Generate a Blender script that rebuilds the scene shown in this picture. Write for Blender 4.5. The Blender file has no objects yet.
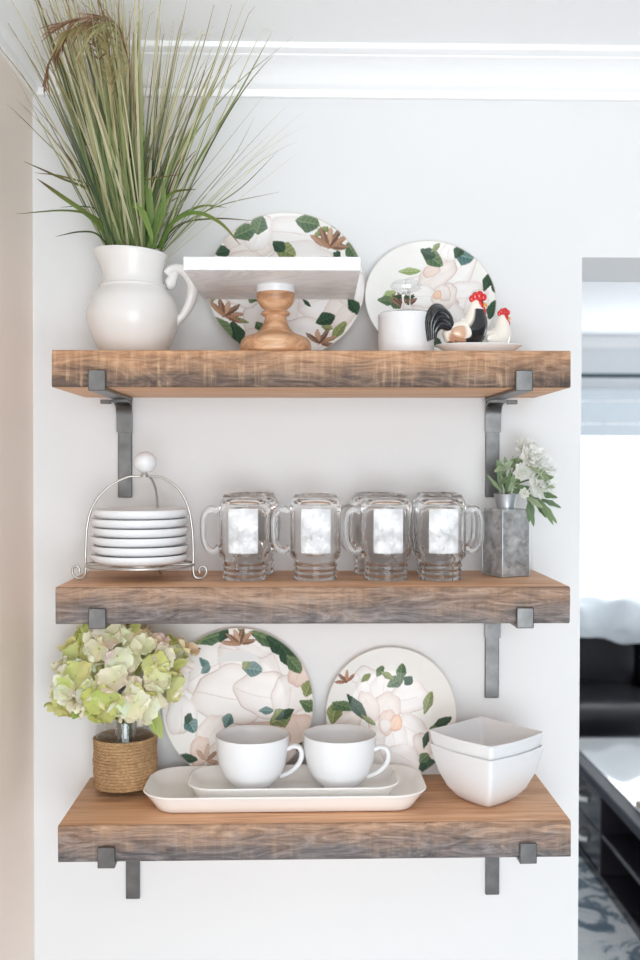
import bpy, bmesh, math, random
import numpy as np
from mathutils import Vector, Matrix, Euler
random.seed(7)
PI = math.pi
COL = bpy.context.scene.collection
sin, cos = math.sin, math.cos

def lin(c):
    return tuple(((x/255.0)/12.92 if x/255.0 <= .04045 else ((x/255.0+.055)/1.055)**2.4) for x in c[:3])

# ------------------------------------------------------------------ mesh builder
class MB:
    def __init__(self):
        self.v = []; self.f = []; self.c = []; self.mi = []; self.cur = (1, 1, 1); self.m = 0
    def vert(self, p, c=None):
        self.v.append(tuple(p)); self.c.append(c or self.cur); return len(self.v)-1
    def face(self, *idx):
        self.f.append(tuple(idx)); self.mi.append(self.m)
    def box(self, x0, x1, y0, y1, z0, z1):
        b = len(self.v)
        for x in (x0, x1):
            for y in (y0, y1):
                for z in (z0, z1): self.vert((x, y, z))
        for q in ((0,1,3,2),(4,6,7,5),(0,4,5,1),(2,3,7,6),(0,2,6,4),(1,5,7,3)): self.face(*[b+i for i in q])
    def lathe(self, prof, seg=48, cx=0, cy=0, cz=0, rfun=None):
        rings = []
        for (r, z) in prof:
            if r < 1e-6: rings.append([self.vert((cx, cy, cz+z))])
            else:
                ring = []
                for k in range(seg):
                    a = 2*PI*k/seg; rr = r*(rfun(a, z) if rfun else 1)
                    ring.append(self.vert((cx+rr*cos(a), cy+rr*sin(a), cz+z)))
                rings.append(ring)
        for A, B in zip(rings, rings[1:]):
            if len(A) == 1 and len(B) == 1: continue
            for k in range(seg):
                k2 = (k+1) % seg
                if len(A) == 1: self.face(A[0], B[k2], B[k])
                elif len(B) == 1: self.face(A[k], A[k2], B[0])
                else: self.face(A[k], A[k2], B[k2], B[k])
        return rings
    def tube(self, path, rad, seg=10, closed=False, sx=1.0, cols=None, sy=1.0):
        P = [Vector(p) for p in path]; n = len(P)
        if not hasattr(rad, '__len__'): rad = [rad]*n
        T = []
        for i in range(n):
            if closed: t = P[(i+1) % n]-P[i-1]
            else: t = P[min(i+1, n-1)]-P[max(i-1, 0)]
            T.append(t.normalized() if t.length > 1e-9 else Vector((0, 0, 1)))
        ref = Vector((0, 1, 0)) if abs(T[0].y) < .9 else Vector((1, 0, 0))
        N = (ref-T[0]*ref.dot(T[0])).normalized(); rings = []
        for i in range(n):
            N = (N-T[i]*N.dot(T[i])).normalized(); B = T[i].cross(N)
            c = cols[i] if cols else None
            rings.append([self.vert(P[i]+(N*cos(2*PI*k/seg)*sy+B*sin(2*PI*k/seg)*sx)*rad[i], c) for k in range(seg)])
        for i in range(n if closed else n-1):
            A, B2 = rings[i], rings[(i+1) % n]
            for k in range(seg): self.face(A[k], A[(k+1) % seg], B2[(k+1) % seg], B2[k])
        if not closed:
            self.face(*reversed(rings[0])); self.face(*rings[-1])
    def loft(self, rings, cap0=True, cap1=True):
        R = [[self.vert(p) for p in r] for r in rings]; n = len(R[0])
        for A, B in zip(R, R[1:]):
            for k in range(n): self.face(A[k], A[(k+1) % n], B[(k+1) % n], B[k])
        if cap0: self.face(*reversed(R[0]))
        if cap1: self.face(*R[-1])
        return R
    def ellipsoid(self, c, r, seg=20, rings=12, M=None):
        prof = [(sin(PI*i/rings), -cos(PI*i/rings)) for i in range(rings+1)]
        b = len(self.v)
        self.lathe([(max(0, p[0]), p[1]) for p in prof], seg)
        for i in range(b, len(self.v)):
            v = Vector((self.v[i][0]*r[0], self.v[i][1]*r[1], self.v[i][2]*r[2]))
            if M: v = M @ v
            self.v[i] = tuple(v+Vector(c))
    def build(self, name, mats, parent=None, smooth=40, loc=None, fix=True):
        me = bpy.data.meshes.new(name)
        me.from_pydata(self.v, [], self.f)
        if not isinstance(mats, (list, tuple)): mats = [mats]
        for m in mats: me.materials.append(m)
        me.polygons.foreach_set('material_index', self.mi)
        at = me.color_attributes.new('Col', 'FLOAT_COLOR', 'POINT')
        flat = []
        for c in self.c: flat.extend((c[0], c[1], c[2], 1.0))
        at.data.foreach_set('color', flat)
        if fix:
            bm = bmesh.new(); bm.from_mesh(me); bmesh.ops.recalc_face_normals(bm, faces=bm.faces); bm.to_mesh(me); bm.free()
        if smooth:
            me.polygons.foreach_set('use_smooth', [True]*len(me.polygons))
            me.set_sharp_from_angle(angle=math.radians(smooth))
        me.update()
        o = bpy.data.objects.new(name, me); COL.objects.link(o)
        if parent: o.parent = parent
        if loc: o.location = loc
        return o

def tag(o, label=None, cat=None, group=None, kind=None):
    if label: o['label'] = label
    if cat: o['category'] = cat
    if group: o['group'] = group
    if kind: o['kind'] = kind
    return o
def thing(name, label, cat, loc=(0, 0, 0), rz=0, group=None):
    o = bpy.data.objects.new(name, None); COL.objects.link(o); o.empty_display_size = .02
    o.location = loc; o.rotation_euler = (0, 0, rz)
    return tag(o, label, cat, group)
def struct(o): o['kind'] = 'structure'; return o
def bevel(o, w=.002, seg=2, ang=35):
    m = o.modifiers.new('bevel', 'BEVEL'); m.width = w; m.segments = seg; m.limit_method = 'ANGLE'; m.angle_limit = math.radians(ang)
    return o
def dup(root, loc, label, group=None, rz=None):
    r = root.copy(); COL.objects.link(r); r.location = loc; r['label'] = label
    if rz is not None: r.rotation_euler = (0, 0, rz)
    for ch in list(root.children):
        c = ch.copy(); COL.objects.link(c); c.parent = r
        for g in ch.children:
            d = g.copy(); COL.objects.link(d); d.parent = c
    return r
def catmull(pts, n=8):
    P = [Vector(p) for p in pts]; P = [P[0]*2-P[1]]+P+[P[-1]*2-P[-2]]; out = []
    for i in range(1, len(P)-2):
        for k in range(n):
            t = k/n
            out.append(.5*((2*P[i])+(P[i+1]-P[i-1])*t+(2*P[i-1]-5*P[i]+4*P[i+1]-P[i+2])*t*t+(3*P[i]-P[i-1]-3*P[i+1]+P[i+2])*t**3))
    out.append(P[-2]); return out

# ------------------------------------------------------------------ materials
def nt(name):
    m = bpy.data.materials.new(name); m.use_nodes = True
    t = m.node_tree; return m, t, t.nodes['Principled BSDF']
def N(t, typ, **kw):
    n = t.nodes.new(typ)
    for k, v in kw.items():
        if k in n.inputs: n.inputs[k].default_value = v
        else: setattr(n, k, v)
    return n
def ramp(t, stops, fac):
    r = t.nodes.new('ShaderNodeValToRGB'); e = r.color_ramp.elements
    while len(e) < len(stops): e.new(.5)
    for i, (p, c) in enumerate(stops): e[i].position = p; e[i].color = (*c, 1)
    t.links.new(fac, r.inputs['Fac']); return r
def mix(t, fac, a, b, blend='MIX'):
    m = t.nodes.new('ShaderNodeMix'); m.data_type = 'RGBA'; m.blend_type = blend
    for s, x in ((0, fac), (6, a), (7, b)):
        if hasattr(x, 'links'): t.links.new(x, m.inputs[s])
        else: m.inputs[s].default_value = x if s == 0 else (*x[:3], 1)
    return m.outputs[2]
def coords(t, scale=(1, 1, 1), loc=(0, 0, 0)):
    tc = t.nodes.new('ShaderNodeTexCoord'); mp = t.nodes.new('ShaderNodeMapping')
    mp.inputs['Scale'].default_value = scale; mp.inputs['Location'].default_value = loc
    t.links.new(tc.outputs['Object'], mp.inputs['Vector']); return mp.outputs[0]
def noise(t, vec, scale=5, detail=4, rough=.55, dist=0):
    n = N(t, 'ShaderNodeTexNoise', Scale=scale, Detail=detail, Roughness=rough, Distortion=dist)
    t.links.new(vec, n.inputs['Vector']); return n.outputs['Fac']
def plain(name, c, rough=.4, metal=0, var=.04, vscale=12, bump=0, bscale=80, spec=.5, coat=0):
    """one colour with a slight procedural mottling"""
    m, t, b = nt(name); v = coords(t); c = lin(c)
    f = noise(t, v, vscale)
    lo = tuple(x*(1-var) for x in c); hi = tuple(min(1, x*(1+var)) for x in c)
    r = ramp(t, [(.3, lo), (.7, hi)], f); t.links.new(r.outputs[0], b.inputs['Base Color'])
    b.inputs['Roughness'].default_value = rough; b.inputs['Metallic'].default_value = metal
    b.inputs['Specular IOR Level'].default_value = spec
    b.inputs['Coat Weight'].default_value = coat; b.inputs['Coat Roughness'].default_value = .05
    if bump:
        bp = N(t, 'ShaderNodeBump', Strength=bump, Distance=.002); t.links.new(noise(t, v, bscale), bp.inputs['Height'])
        t.links.new(bp.outputs[0], b.inputs['Normal'])
    return m
def vcol(name, rough=.5, spec=.4, coat=0, trans=0):
    m, t, b = nt(name); a = t.nodes.new('ShaderNodeAttribute'); a.attribute_name = 'Col'
    f = noise(t, coords(t), 60, 3)
    c = mix(t, .06, a.outputs['Color'], ramp(t, [(.3, (.75, .75, .75)), (.7, (1, 1, 1))], f).outputs[0], 'MULTIPLY')
    t.links.new(c, b.inputs['Base Color'])
    b.inputs['Roughness'].default_value = rough; b.inputs['Specular IOR Level'].default_value = spec
    b.inputs['Coat Weight'].default_value = coat; b.inputs['Coat Roughness'].default_value = .04
    if trans:
        tr = t.nodes.new('ShaderNodeBsdfTranslucent'); t.links.new(c, tr.inputs['Color'])
        ms = t.nodes.new('ShaderNodeMixShader'); ms.inputs[0].default_value = trans
        t.links.new(b.outputs[0], ms.inputs[1]); t.links.new(tr.outputs[0], ms.inputs[2])
        t.links.new(ms.outputs[0], t.nodes['Material Output'].inputs['Surface'])
    return m
def glass(name, rough=0, c=(1, 1, 1), ior=1.45, bump=0, bscale=60):
    m, t, b = nt(name)
    b.inputs['Base Color'].default_value = (*c, 1); b.inputs['Transmission Weight'].default_value = 1
    b.inputs['Roughness'].default_value = rough; b.inputs['IOR'].default_value = ior
    v = coords(t); f = noise(t, v, bscale, 3)
    bp = N(t, 'ShaderNodeBump', Strength=max(bump, .02), Distance=.002); t.links.new(f, bp.inputs['Height']); t.links.new(bp.outputs[0], b.inputs['Normal'])
    return m
def wood_top(name, seed, dark=(176, 126, 92), mid=(214, 166, 128), light=(230, 188, 152), rough=.5):
    m, t, b = nt(name)
    v = coords(t, (1.2, 14, 14), (seed*3.1, seed*1.7, 0))
    f = noise(t, v, 3.2, 6, .6, 1.2)
    g = noise(t, coords(t, (3, 90, 90), (seed, seed, 0)), 3, 4, .6, .4)
    r = ramp(t, [(.28, lin(dark)), (.5, lin(mid)), (.72, lin(light))], f)
    r2 = ramp(t, [(.35, (.86, .84, .82)), (.6, (1, 1, 1))], g)
    c = mix(t, .7, r.outputs[0], r2.outputs[0], 'MULTIPLY')
    t.links.new(c, b.inputs['Base Color']); b.inputs['Roughness'].default_value = rough
    bp = N(t, 'ShaderNodeBump', Strength=.25, Distance=.002); t.links.new(g, bp.inputs['Height']); t.links.new(bp.outputs[0], b.inputs['Normal'])
    return m
def wood_front(name, seed, chalk=.5, warmc=((138, 94, 66), (184, 136, 102), (212, 172, 138)), coldc=((58, 53, 54), (116, 108, 106), (168, 158, 153))):
    """sawn weathered edge: tan upper band, charcoal stain along the lower edge, pale vertical saw marks"""
    m, t, b = nt(name)
    off = (seed*5.3, 0, seed*2.1)
    tc = t.nodes.new('ShaderNodeTexCoord'); sp = t.nodes.new('ShaderNodeSeparateXYZ'); t.links.new(tc.outputs['Object'], sp.inputs[0])
    grain = noise(t, coords(t, (3.2, 16, 16), off), 3.2, 8, .68, 2.4)
    fine = noise(t, coords(t, (7, 60, 160), off), 3.0, 5, .7, .6)
    saw = noise(t, coords(t, (60, 20, 5), off), 2.4, 4, .6, .3)
    blot = noise(t, coords(t, (5, 5, 14), off), 2.2, 4, .6, .8)
    # stain height field
    def M(op, a, bb, cl=False):
        n = t.nodes.new('ShaderNodeMath'); n.operation = op; n.use_clamp = cl
        for i, x in enumerate((a, bb)):
            if hasattr(x, 'links'): t.links.new(x, n.inputs[i])
            else: n.inputs[i].default_value = x
        return n.outputs[0]
    h = M('DIVIDE', sp.outputs['Z'], .0574)
    h = M('ADD', h, M('MULTIPLY', M('SUBTRACT', blot, .5), 1.25))
    h = M('ADD', h, M('MULTIPLY', M('SUBTRACT', saw, .5), .45))
    stain = ramp(t, [(.16, (0, 0, 0)), (.54, (.40, .40, .40)), (.98, (1, 1, 1))], h).outputs[0]
    warm = ramp(t, [(.28, lin(warmc[0])), (.5, lin(warmc[1])), (.72, lin(warmc[2]))], grain).outputs[0]
    cold = ramp(t, [(.3, lin(coldc[0])), (.5, lin(coldc[1])), (.75, lin(coldc[2]))], grain).outputs[0]
    c = mix(t, stain, cold, warm)
    c = mix(t, .75, c, ramp(t, [(.34, (.66, .64, .62)), (.6, (1.0, 1.0, 1.0))], fine).outputs[0], 'MULTIPLY')
    ch = M('MULTIPLY', ramp(t, [(.50, (0, 0, 0)), (.66, (1, 1, 1))], saw).outputs[0], chalk)
    ch = M('MULTIPLY', ch, ramp(t, [(.4, (0, 0, 0)), (.6, (1, 1, 1))], blot).outputs[0])
    c = mix(t, ch, c, lin((214, 184, 152)))
    t.links.new(c, b.inputs['Base Color']); b.inputs['Roughness'].default_value = .6
    bp = N(t, 'ShaderNodeBump', Strength=.5, Distance=.003); t.links.new(fine, bp.inputs['Height']); t.links.new(bp.outputs[0], b.inputs['Normal'])
    return m

m_wall = plain('wall_paint', (228, 228, 228), .75, var=.006, vscale=3, bump=.05, bscale=220, spec=.3)
m_taupe = plain('taupe_paint', (252, 238, 227), .8, var=.01, vscale=3, bump=.05, bscale=220, spec=.3)
m_trim = plain('trim_paint', (252, 252, 252), .35, var=.004)
m_ceil = plain('ceiling_paint', (253, 253, 253), .85, var=.006)
m_kfloor = plain('floor_boards', (224, 227, 231), .45, var=.03)
m_cer = plain('white_glaze', (230, 230, 231), .2, var=.006, spec=.35)
m_cream = plain('cream_glaze', (228, 225, 222), .2, var=.012, spec=.35)
m_matte = plain('white_stoneware', (232, 232, 233), .4, var=.006, spec=.3)
m_iron_d = plain('raw_steel', (106, 105, 104), .34, metal=.85, var=.25, vscale=28, bump=.15)
m_wire = plain('brushed_wire', (196, 194, 190), .3, metal=.85, var=.08)
m_zinc = None
def thin(m, k):
    t = m.node_tree; tr = t.nodes.new('ShaderNodeBsdfTransparent'); ms = t.nodes.new('ShaderNodeMixShader'); ms.inputs[0].default_value = k
    t.links.new(t.nodes['Principled BSDF'].outputs[0], ms.inputs[1]); t.links.new(tr.outputs[0], ms.inputs[2]); t.links.new(ms.outputs[0], t.nodes['Material Output'].inputs['Surface']); return m
m_glass = glass('clear_glass', bump=.05, bscale=40)
def thin_glass(name, base, gain, power, tint=(.975, .982, .985)):
    m, t, b = nt(name); t.nodes.remove(b)
    lw = N(t, 'ShaderNodeLayerWeight', Blend=.5); pw = N(t, 'ShaderNodeMath', operation='POWER'); pw.inputs[1].default_value = power; t.links.new(lw.outputs['Facing'], pw.inputs[0])
    ma = N(t, 'ShaderNodeMath', operation='MULTIPLY_ADD', use_clamp=True); t.links.new(pw.outputs[0], ma.inputs[0]); ma.inputs[1].default_value = gain; ma.inputs[2].default_value = base
    tr = t.nodes.new('ShaderNodeBsdfTransparent'); tr.inputs[0].default_value = (*tint, 1); gl = t.nodes.new('ShaderNodeBsdfGlossy'); gl.inputs['Roughness'].default_value = .03; gl.inputs['Color'].default_value = (.95, .96, .97, 1)
    f = noise(t, coords(t), 38, 3); bp = N(t, 'ShaderNodeBump', Strength=.12, Distance=.002); t.links.new(f, bp.inputs['Height']); t.links.new(bp.outputs[0], gl.inputs['Normal'])
    ms = t.nodes.new('ShaderNodeMixShader'); t.links.new(ma.outputs[0], ms.inputs[0]); t.links.new(tr.outputs[0], ms.inputs[1]); t.links.new(gl.outputs[0], ms.inputs[2])
    t.links.new(ms.outputs[0], t.nodes['Material Output'].inputs['Surface']); return m
m_jar = glass('jar_glass', ior=1.31, bump=.04, bscale=40)
m_handle = glass('thick_glass', ior=1.38, bump=.04, bscale=40)
m_tube = thin_glass('vase_glass', .04, .6, 3.0)

# ------------------------------------------------------------------ the room
CEIL = 2.306; LX = -.0975; OX = .8827; HZ = 1.966; TH = .24
b = MB(); b.box(LX-.12, OX, 0, TH, 0, CEIL); b.box(OX, 2.9, 0, TH, HZ, CEIL)
struct(b.build('wall_back', m_wall, smooth=0))
b = MB(); b.box(LX-.12, LX, -2.6, 0, 0, CEIL); struct(b.build('wall_left', m_taupe, smooth=0))
b = MB(); b.box(LX-.12, 2.9, -2.6, TH, CEIL, CEIL+.1); struct(b.build('ceiling', m_ceil, smooth=0))
b = MB(); b.box(LX-.12, 5.2, -2.6, 4.9, -.1, 0); struct(b.build('floor', m_kfloor, smooth=0))
# crown: (out from wall, below ceiling)
prof = [(0, -.062), (.010, -.062), (.013, -.056), (.013, -.050), (.020, -.047), (.024, -.043), (.030, -.036), (.040, -.027), (.055, -.019), (.072, -.0145),
        (.074, -.012), (.086, -.010), (.090, -.008), (.092, 0), (0, 0)]
b = MB(); z0 = CEIL
b.loft([[(LX+o, -o, z0+d) for o, d in prof], [(2.9, -o, z0+d) for o, d in prof]])
struct(b.build('trim_1', m_trim, smooth=30))
b = MB(); b.loft([[(LX+o, -o, z0+d) for o, d in prof], [(LX+o, -2.6, z0+d) for o, d in prof]])
struct(b.build('trim_2', m_trim, smooth=30))

# living room seen through the opening
FY = 4.7; LC = 2.42
WX0, WX1, WZ0, WZ1 = 1.55, 3.35, .50, 2.08
b = MB()
b.box(.2, WX0, FY, FY+.15, 0, LC); b.box(WX1, 5.2, FY, FY+.15, 0, LC); b.box(WX0, WX1, FY, FY+.15, WZ1, LC); b.box(WX0, WX1, FY, FY+.15, 0, WZ0)
struct(b.build('wall_far', plain('far_wall_paint', (226, 228, 231), .8, var=.006), smooth=0))
b = MB(); b.box(.2, 5.2, TH, FY+.15, LC, LC+.1); struct(b.build('ceiling_living', plain('living_ceiling_paint', (226, 228, 230), .85, var=.006), smooth=0))
b = MB(); b.box(5.2, 5.3, TH, FY, 0, LC); struct(b.build('wall_right', m_wall, smooth=0))
b = MB(); b.box(.1, .2, TH, FY, 0, LC); struct(b.build('wall_side', m_wall, smooth=0))
b = MB(); b.loft([[(.2, FY-o, LC+d) for o, d in prof], [(5.2, FY-o, LC+d) for o, d in prof]]); struct(b.build('trim_3', m_trim, smooth=30))
win = struct(bpy.data.objects.new('window_1', None)); COL.objects.link(win)
b = MB(); s = .06
b.box(WX0, WX0+s, FY+.02, FY+.1, WZ0, WZ1); b.box(WX1-s, WX1, FY+.02, FY+.1, WZ0, WZ1); b.box(WX0, WX1, FY+.02, FY+.1, WZ1-s, WZ1); b.box(WX0, WX1, FY+.02, FY+.1, WZ0, WZ0+s)
b.box(WX0, WX1, FY+.03, FY+.08, 1.178, 1.2)
b.build('window_frame', m_trim, win, smooth=0)
b = MB()
for x in (1.95, 2.36, 2.77): b.box(x-.005, x+.005, FY+.045, FY+.065, WZ0+s, WZ1-s)
for z in (.80, 1.56): b.box(WX0+s, WX1-s, FY+.045, FY+.065, z-.004, z+.004)
b.build('muntin', m_trim, win, smooth=0)
m_pane, t, bs = nt('window_pane')
tr = t.nodes.new('ShaderNodeBsdfTransparent'); gl = t.nodes.new('ShaderNodeBsdfGlossy'); gl.inputs['Roughness'].default_value = .02
fr = N(t, 'ShaderNodeFresnel', IOR=1.3); ms = t.nodes.new('ShaderNodeMixShader')
t.links.new(fr.outputs[0], ms.inputs[0]); t.links.new(tr.outputs[0], ms.inputs[1]); t.links.new(gl.outputs[0], ms.inputs[2]); t.links.new(ms.outputs[0], t.nodes['Material Output'].inputs['Surface'])
b = MB(); b.box(WX0+s, WX1-s, FY+.053, FY+.057, WZ0+s, WZ1-s); b.build('pane', m_pane, win, smooth=0)
b = MB(); b.box(WX0-.08, WX1+.08, FY-.08, FY+.02, WZ0-.035, WZ0); b.build('sill', m_trim, win, smooth=0)

# raised fabric shade
t_ = thing('window_shade', 'pale grey fabric shade drawn up at the top of the bright window', 'window shade', (2.45, FY-.06, 1.78))
m_shade = plain('shade_cloth', (214, 222, 228), .8, var=.03, vscale=6, bump=.1)
for k, (za, zb, yo) in enumerate(((0, .085, .0), (.085, .23, .012), (.23, .31, .02))):
    b = MB(); b.box(-.95, .95, -.028+yo*.5, .02, za, zb-.004); bevel(b.build('fold', m_shade, t_, smooth=0), .006)
t_ = thing('curtain_rod', 'thin dark metal curtain rod above the far window', 'curtain rod', (2.45, FY-.13, 2.165))
m_dark = plain('dark_metal', (70, 88, 96), .4, metal=.6)
b = MB(); b.tube([(-1.2, 0, 0), (1.2, 0, 0)], .014, 12); b.build('rod', m_dark, t_)
for x in (-1.21, 1.21):
    b = MB(); b.ellipsoid((x, 0, 0), (.03, .025, .025)); b.build('finial', m_dark, t_)
for x in (-1.1, 1.1):
    b = MB(); b.tube([(x, .013, 0), (x, .128, 0)], .008, 8); b.build('bracket', m_dark, t_)

# sofa
m_leather = plain('black_leather', (38, 37, 42), .33, var=.2, vscale=5, bump=.25, bscale=30)
sf = thing('sofa', 'black leather sofa under the bright far window, pale blanket over its back', 'sofa', (2.55, 3.35, 0))
def pillow(b, c, r, p=4.0, seg=28, rings=14):
    base = len(b.v); b.ellipsoid((0, 0, 0), (1, 1, 1), seg, rings)
    for i in range(base, len(b.v)):
        v = Vector(b.v[i]); n = (abs(v.x)**p+abs(v.y)**p+abs(v.z)**p)**(1/p); v = v/n
        b.v[i] = (c[0]+v.x*r[0], c[1]+v.y*r[1], c[2]+v.z*r[2])
b = MB(); b.box(-1.1, 1.1, -.35, .42, .06, .26); bevel(b.build('base', m_leather, sf, smooth=0), .02)
for x in (-.72, 0, .72):
    b = MB(); pillow(b, (x, -.1, .345), (.355, .33, .085), 5); b.build('seat_cushion', m_leather, sf)
    b = MB(); pillow(b, (x, .27, .56), (.355, .12, .21), 5); b.build('back_cushion', m_leather, sf)
b = MB(); pillow(b, (0, .45, .42), (1.1, .07, .34), 8, 40); b.build('backrest', m_leather, sf)
for x in (-1.19, 1.19):
    b = MB(); pillow(b, (x, .03, .31), (.1, .43, .30), 6); b.build('armrest', m_leather, sf)
for x in (-1.0, 1.0):
    for y in (-.28, .38):
        b = MB(); b.lathe([(0, 0), (.025, 0), (.03, .062), (0, .062)], 16, x, y); b.build('leg', m_dark, sf)
# throw blanket draped over the back
m_throw = plain('throw_fabric', (222, 228, 233), .9, var=.08, vscale=9, bump=.6, bscale=14)
b = MB(); nx, ns = 60, 26; idx = []
drape = catmull([(3.452, .60, 0), (3.462, .70, 0), (3.50, .795, 0), (3.62, .805, 0), (3.80, .80, 0), (3.91, .76, 0), (3.92, .55, 0)], 4)
rnd = random.Random(3); ph = [rnd.uniform(0, 6) for _ in range(6)]
def drapept(i, j, off):
    x = 1.55+1.9*i/(nx-1); p = drape[j]; w = .016*sin(x*17+ph[0]+j*.25)+.012*sin(x*31+ph[1]-j*.4)+.01*sin(x*9+j*.7)
    return (x, p.x-.035-off*.5-w*.8-.01, p.y+.03+off+w*.7-(.05*sin(x*5.3+1) if j < 3 else 0))
for off in (0, .012):
    idx.append([[b.vert(drapept(i, j, off)) for j in range(len(drape))] for i in range(nx)])
for L in idx:
    for i in range(nx-1):
        for j in range(len(drape)-1): b.face(L[i][j], L[i+1][j], L[i+1][j+1], L[i][j+1])
A, B = idx
for i in range(nx-1):
    for j in (0, len(drape)-1): b.face(A[i][j], A[i+1][j], B[i+1][j], B[i][j])
for j in range(len(drape)-1):
    for i in (0, nx-1): b.face(A[i][j], A[i][j+1], B[i][j+1], B[i][j])
tag(b.build('throw_blanket', m_throw), 'pale grey rumpled blanket draped over the back of the dark sofa', 'blanket')

# low console / coffee table with open shelves
m_esp = plain('espresso_wood', (44, 40, 46), .22, var=.2, vscale=4, coat=.3)
m_ttop = plain('glossy_table_top', (235, 238, 240), .05, var=.01, coat=1)
cs = thing('coffee_table', 'low dark wood coffee table with open shelves and a glossy pale top', 'coffee table', (1.507, 1.25, 0))
W_, L_, Hh = .62, 1.37, .379
def cbox(nm, m, *a, bv=.004):
    b = MB(); b.box(*a); return bevel(b.build(nm, m, cs, smooth=0), bv)
cbox('top_frame', plain('dark_wood_frame', (50, 54, 64), .6, var=.15), 0, W_, 0, L_, Hh-.045, Hh-.006)
cbox('table_top', m_ttop, .05, W_-.05, .05, L_-.05, Hh-.0055, Hh, bv=.002)
cbox('plinth', m_esp, .0, W_, 0, L_, .0, .035)
cbox('center_panel', m_esp, .28, .30, .03, .68, .0355, Hh-.0455)
cbox('upright', m_esp, 0, W_, 0, .03, .0355, Hh-.0455)
cbox('upright', m_esp, 0, W_, .68, .71, .0355, Hh-.0455)
cbox('upright', m_esp, 0, W_, L_-.03, L_, .0355, Hh-.0455)
cbox('shelf', m_esp, .004, .279, .031, .679, .178, .196)
cbox('shelf', m_esp, .301, W_-.004, .031, .679, .178, .196)
for z0, z1, zh in ((.038, .180, .105), (.185, .330, .262)):
    d = cbox('drawer', m_esp, .006, .30, .712, L_-.032, z0, z1)
    b = MB(); b.tube([(.002, .86, zh), (-.022, .87, zh), (-.026, .93, zh), (-.022, .99, zh), (.002, 1.0, zh)], .009, 10)
    b.build('handle', plain('pale_handle', (225, 225, 222), .3), d)
# books on the table
def book(name, label, c, x, y, z, sx, sy, sz, rz):
    o = thing(name, label, 'book', (x, y, z), rz, 'books on the coffee table')
    b = MB(); b.box(-sx/2, sx/2, -sy/2, sy/2, 0, .003); b.box(-sx/2, sx/2, -sy/2, sy/2, sz-.003, sz); b.box(-sx/2, -sx/2+.003, -sy/2, sy/2, .0031, sz-.0031)
    b.build('cover', plain('book_cover', c, .5), o, smooth=0)
    b = MB(); b.box(-sx/2+.0035, sx/2-.006, -sy/2+.006, sy/2-.006, .0032, sz-.0032); b.build('pages', plain('book_pages', (232, 224, 208), .8), o, smooth=0)
book('book', 'beige book under the green one on the pale table top', (190, 176, 160), 1.675, 1.60, .379, .17, .24, .022, .3)
book('book', 'green book lying on the beige book on the table', (92, 142, 118), 1.685, 1.61, .401, .15, .21, .02, .12)
# rug
m_rug, t, bs = nt('rug_pile'); v = coords(t)
f1 = noise(t, v, 5.5, 6, .65, 1.6); f2 = noise(t, v, 90, 2)
c = ramp(t, [(.40, lin((112, 128, 144))), (.47, lin((140, 154, 166))), (.53, lin((222, 226, 228))), (.75, lin((238, 238, 236)))], f1).outputs[0]
t.links.new(mix(t, .25, c, f2, 'MULTIPLY'), bs.inputs['Base Color']); bs.inputs['Roughness'].default_value = .95
bp = N(t, 'ShaderNodeBump', Strength=.4, Distance=.004); t.links.new(f2, bp.inputs['Height']); t.links.new(bp.outputs[0], bs.inputs['Normal'])
b = MB(); b.box(-1.1, 1.6, -1.25, 1.25, 0.0005, .012)
rug = bevel(b.build('rug', m_rug, smooth=0, loc=(1.9, 1.95, 0)), .004)
tag(rug, 'blue grey and white blotched rug under the coffee table', 'rug')
# the table stands on the rug
cs.location.z = .0125
for o in list(COL.objects):
    if o.name.startswith('book') and o.parent is None: o.location.z += .0125
sf.location.z = 0.013
bpy.data.objects['throw_blanket'].location.z = .013

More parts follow.
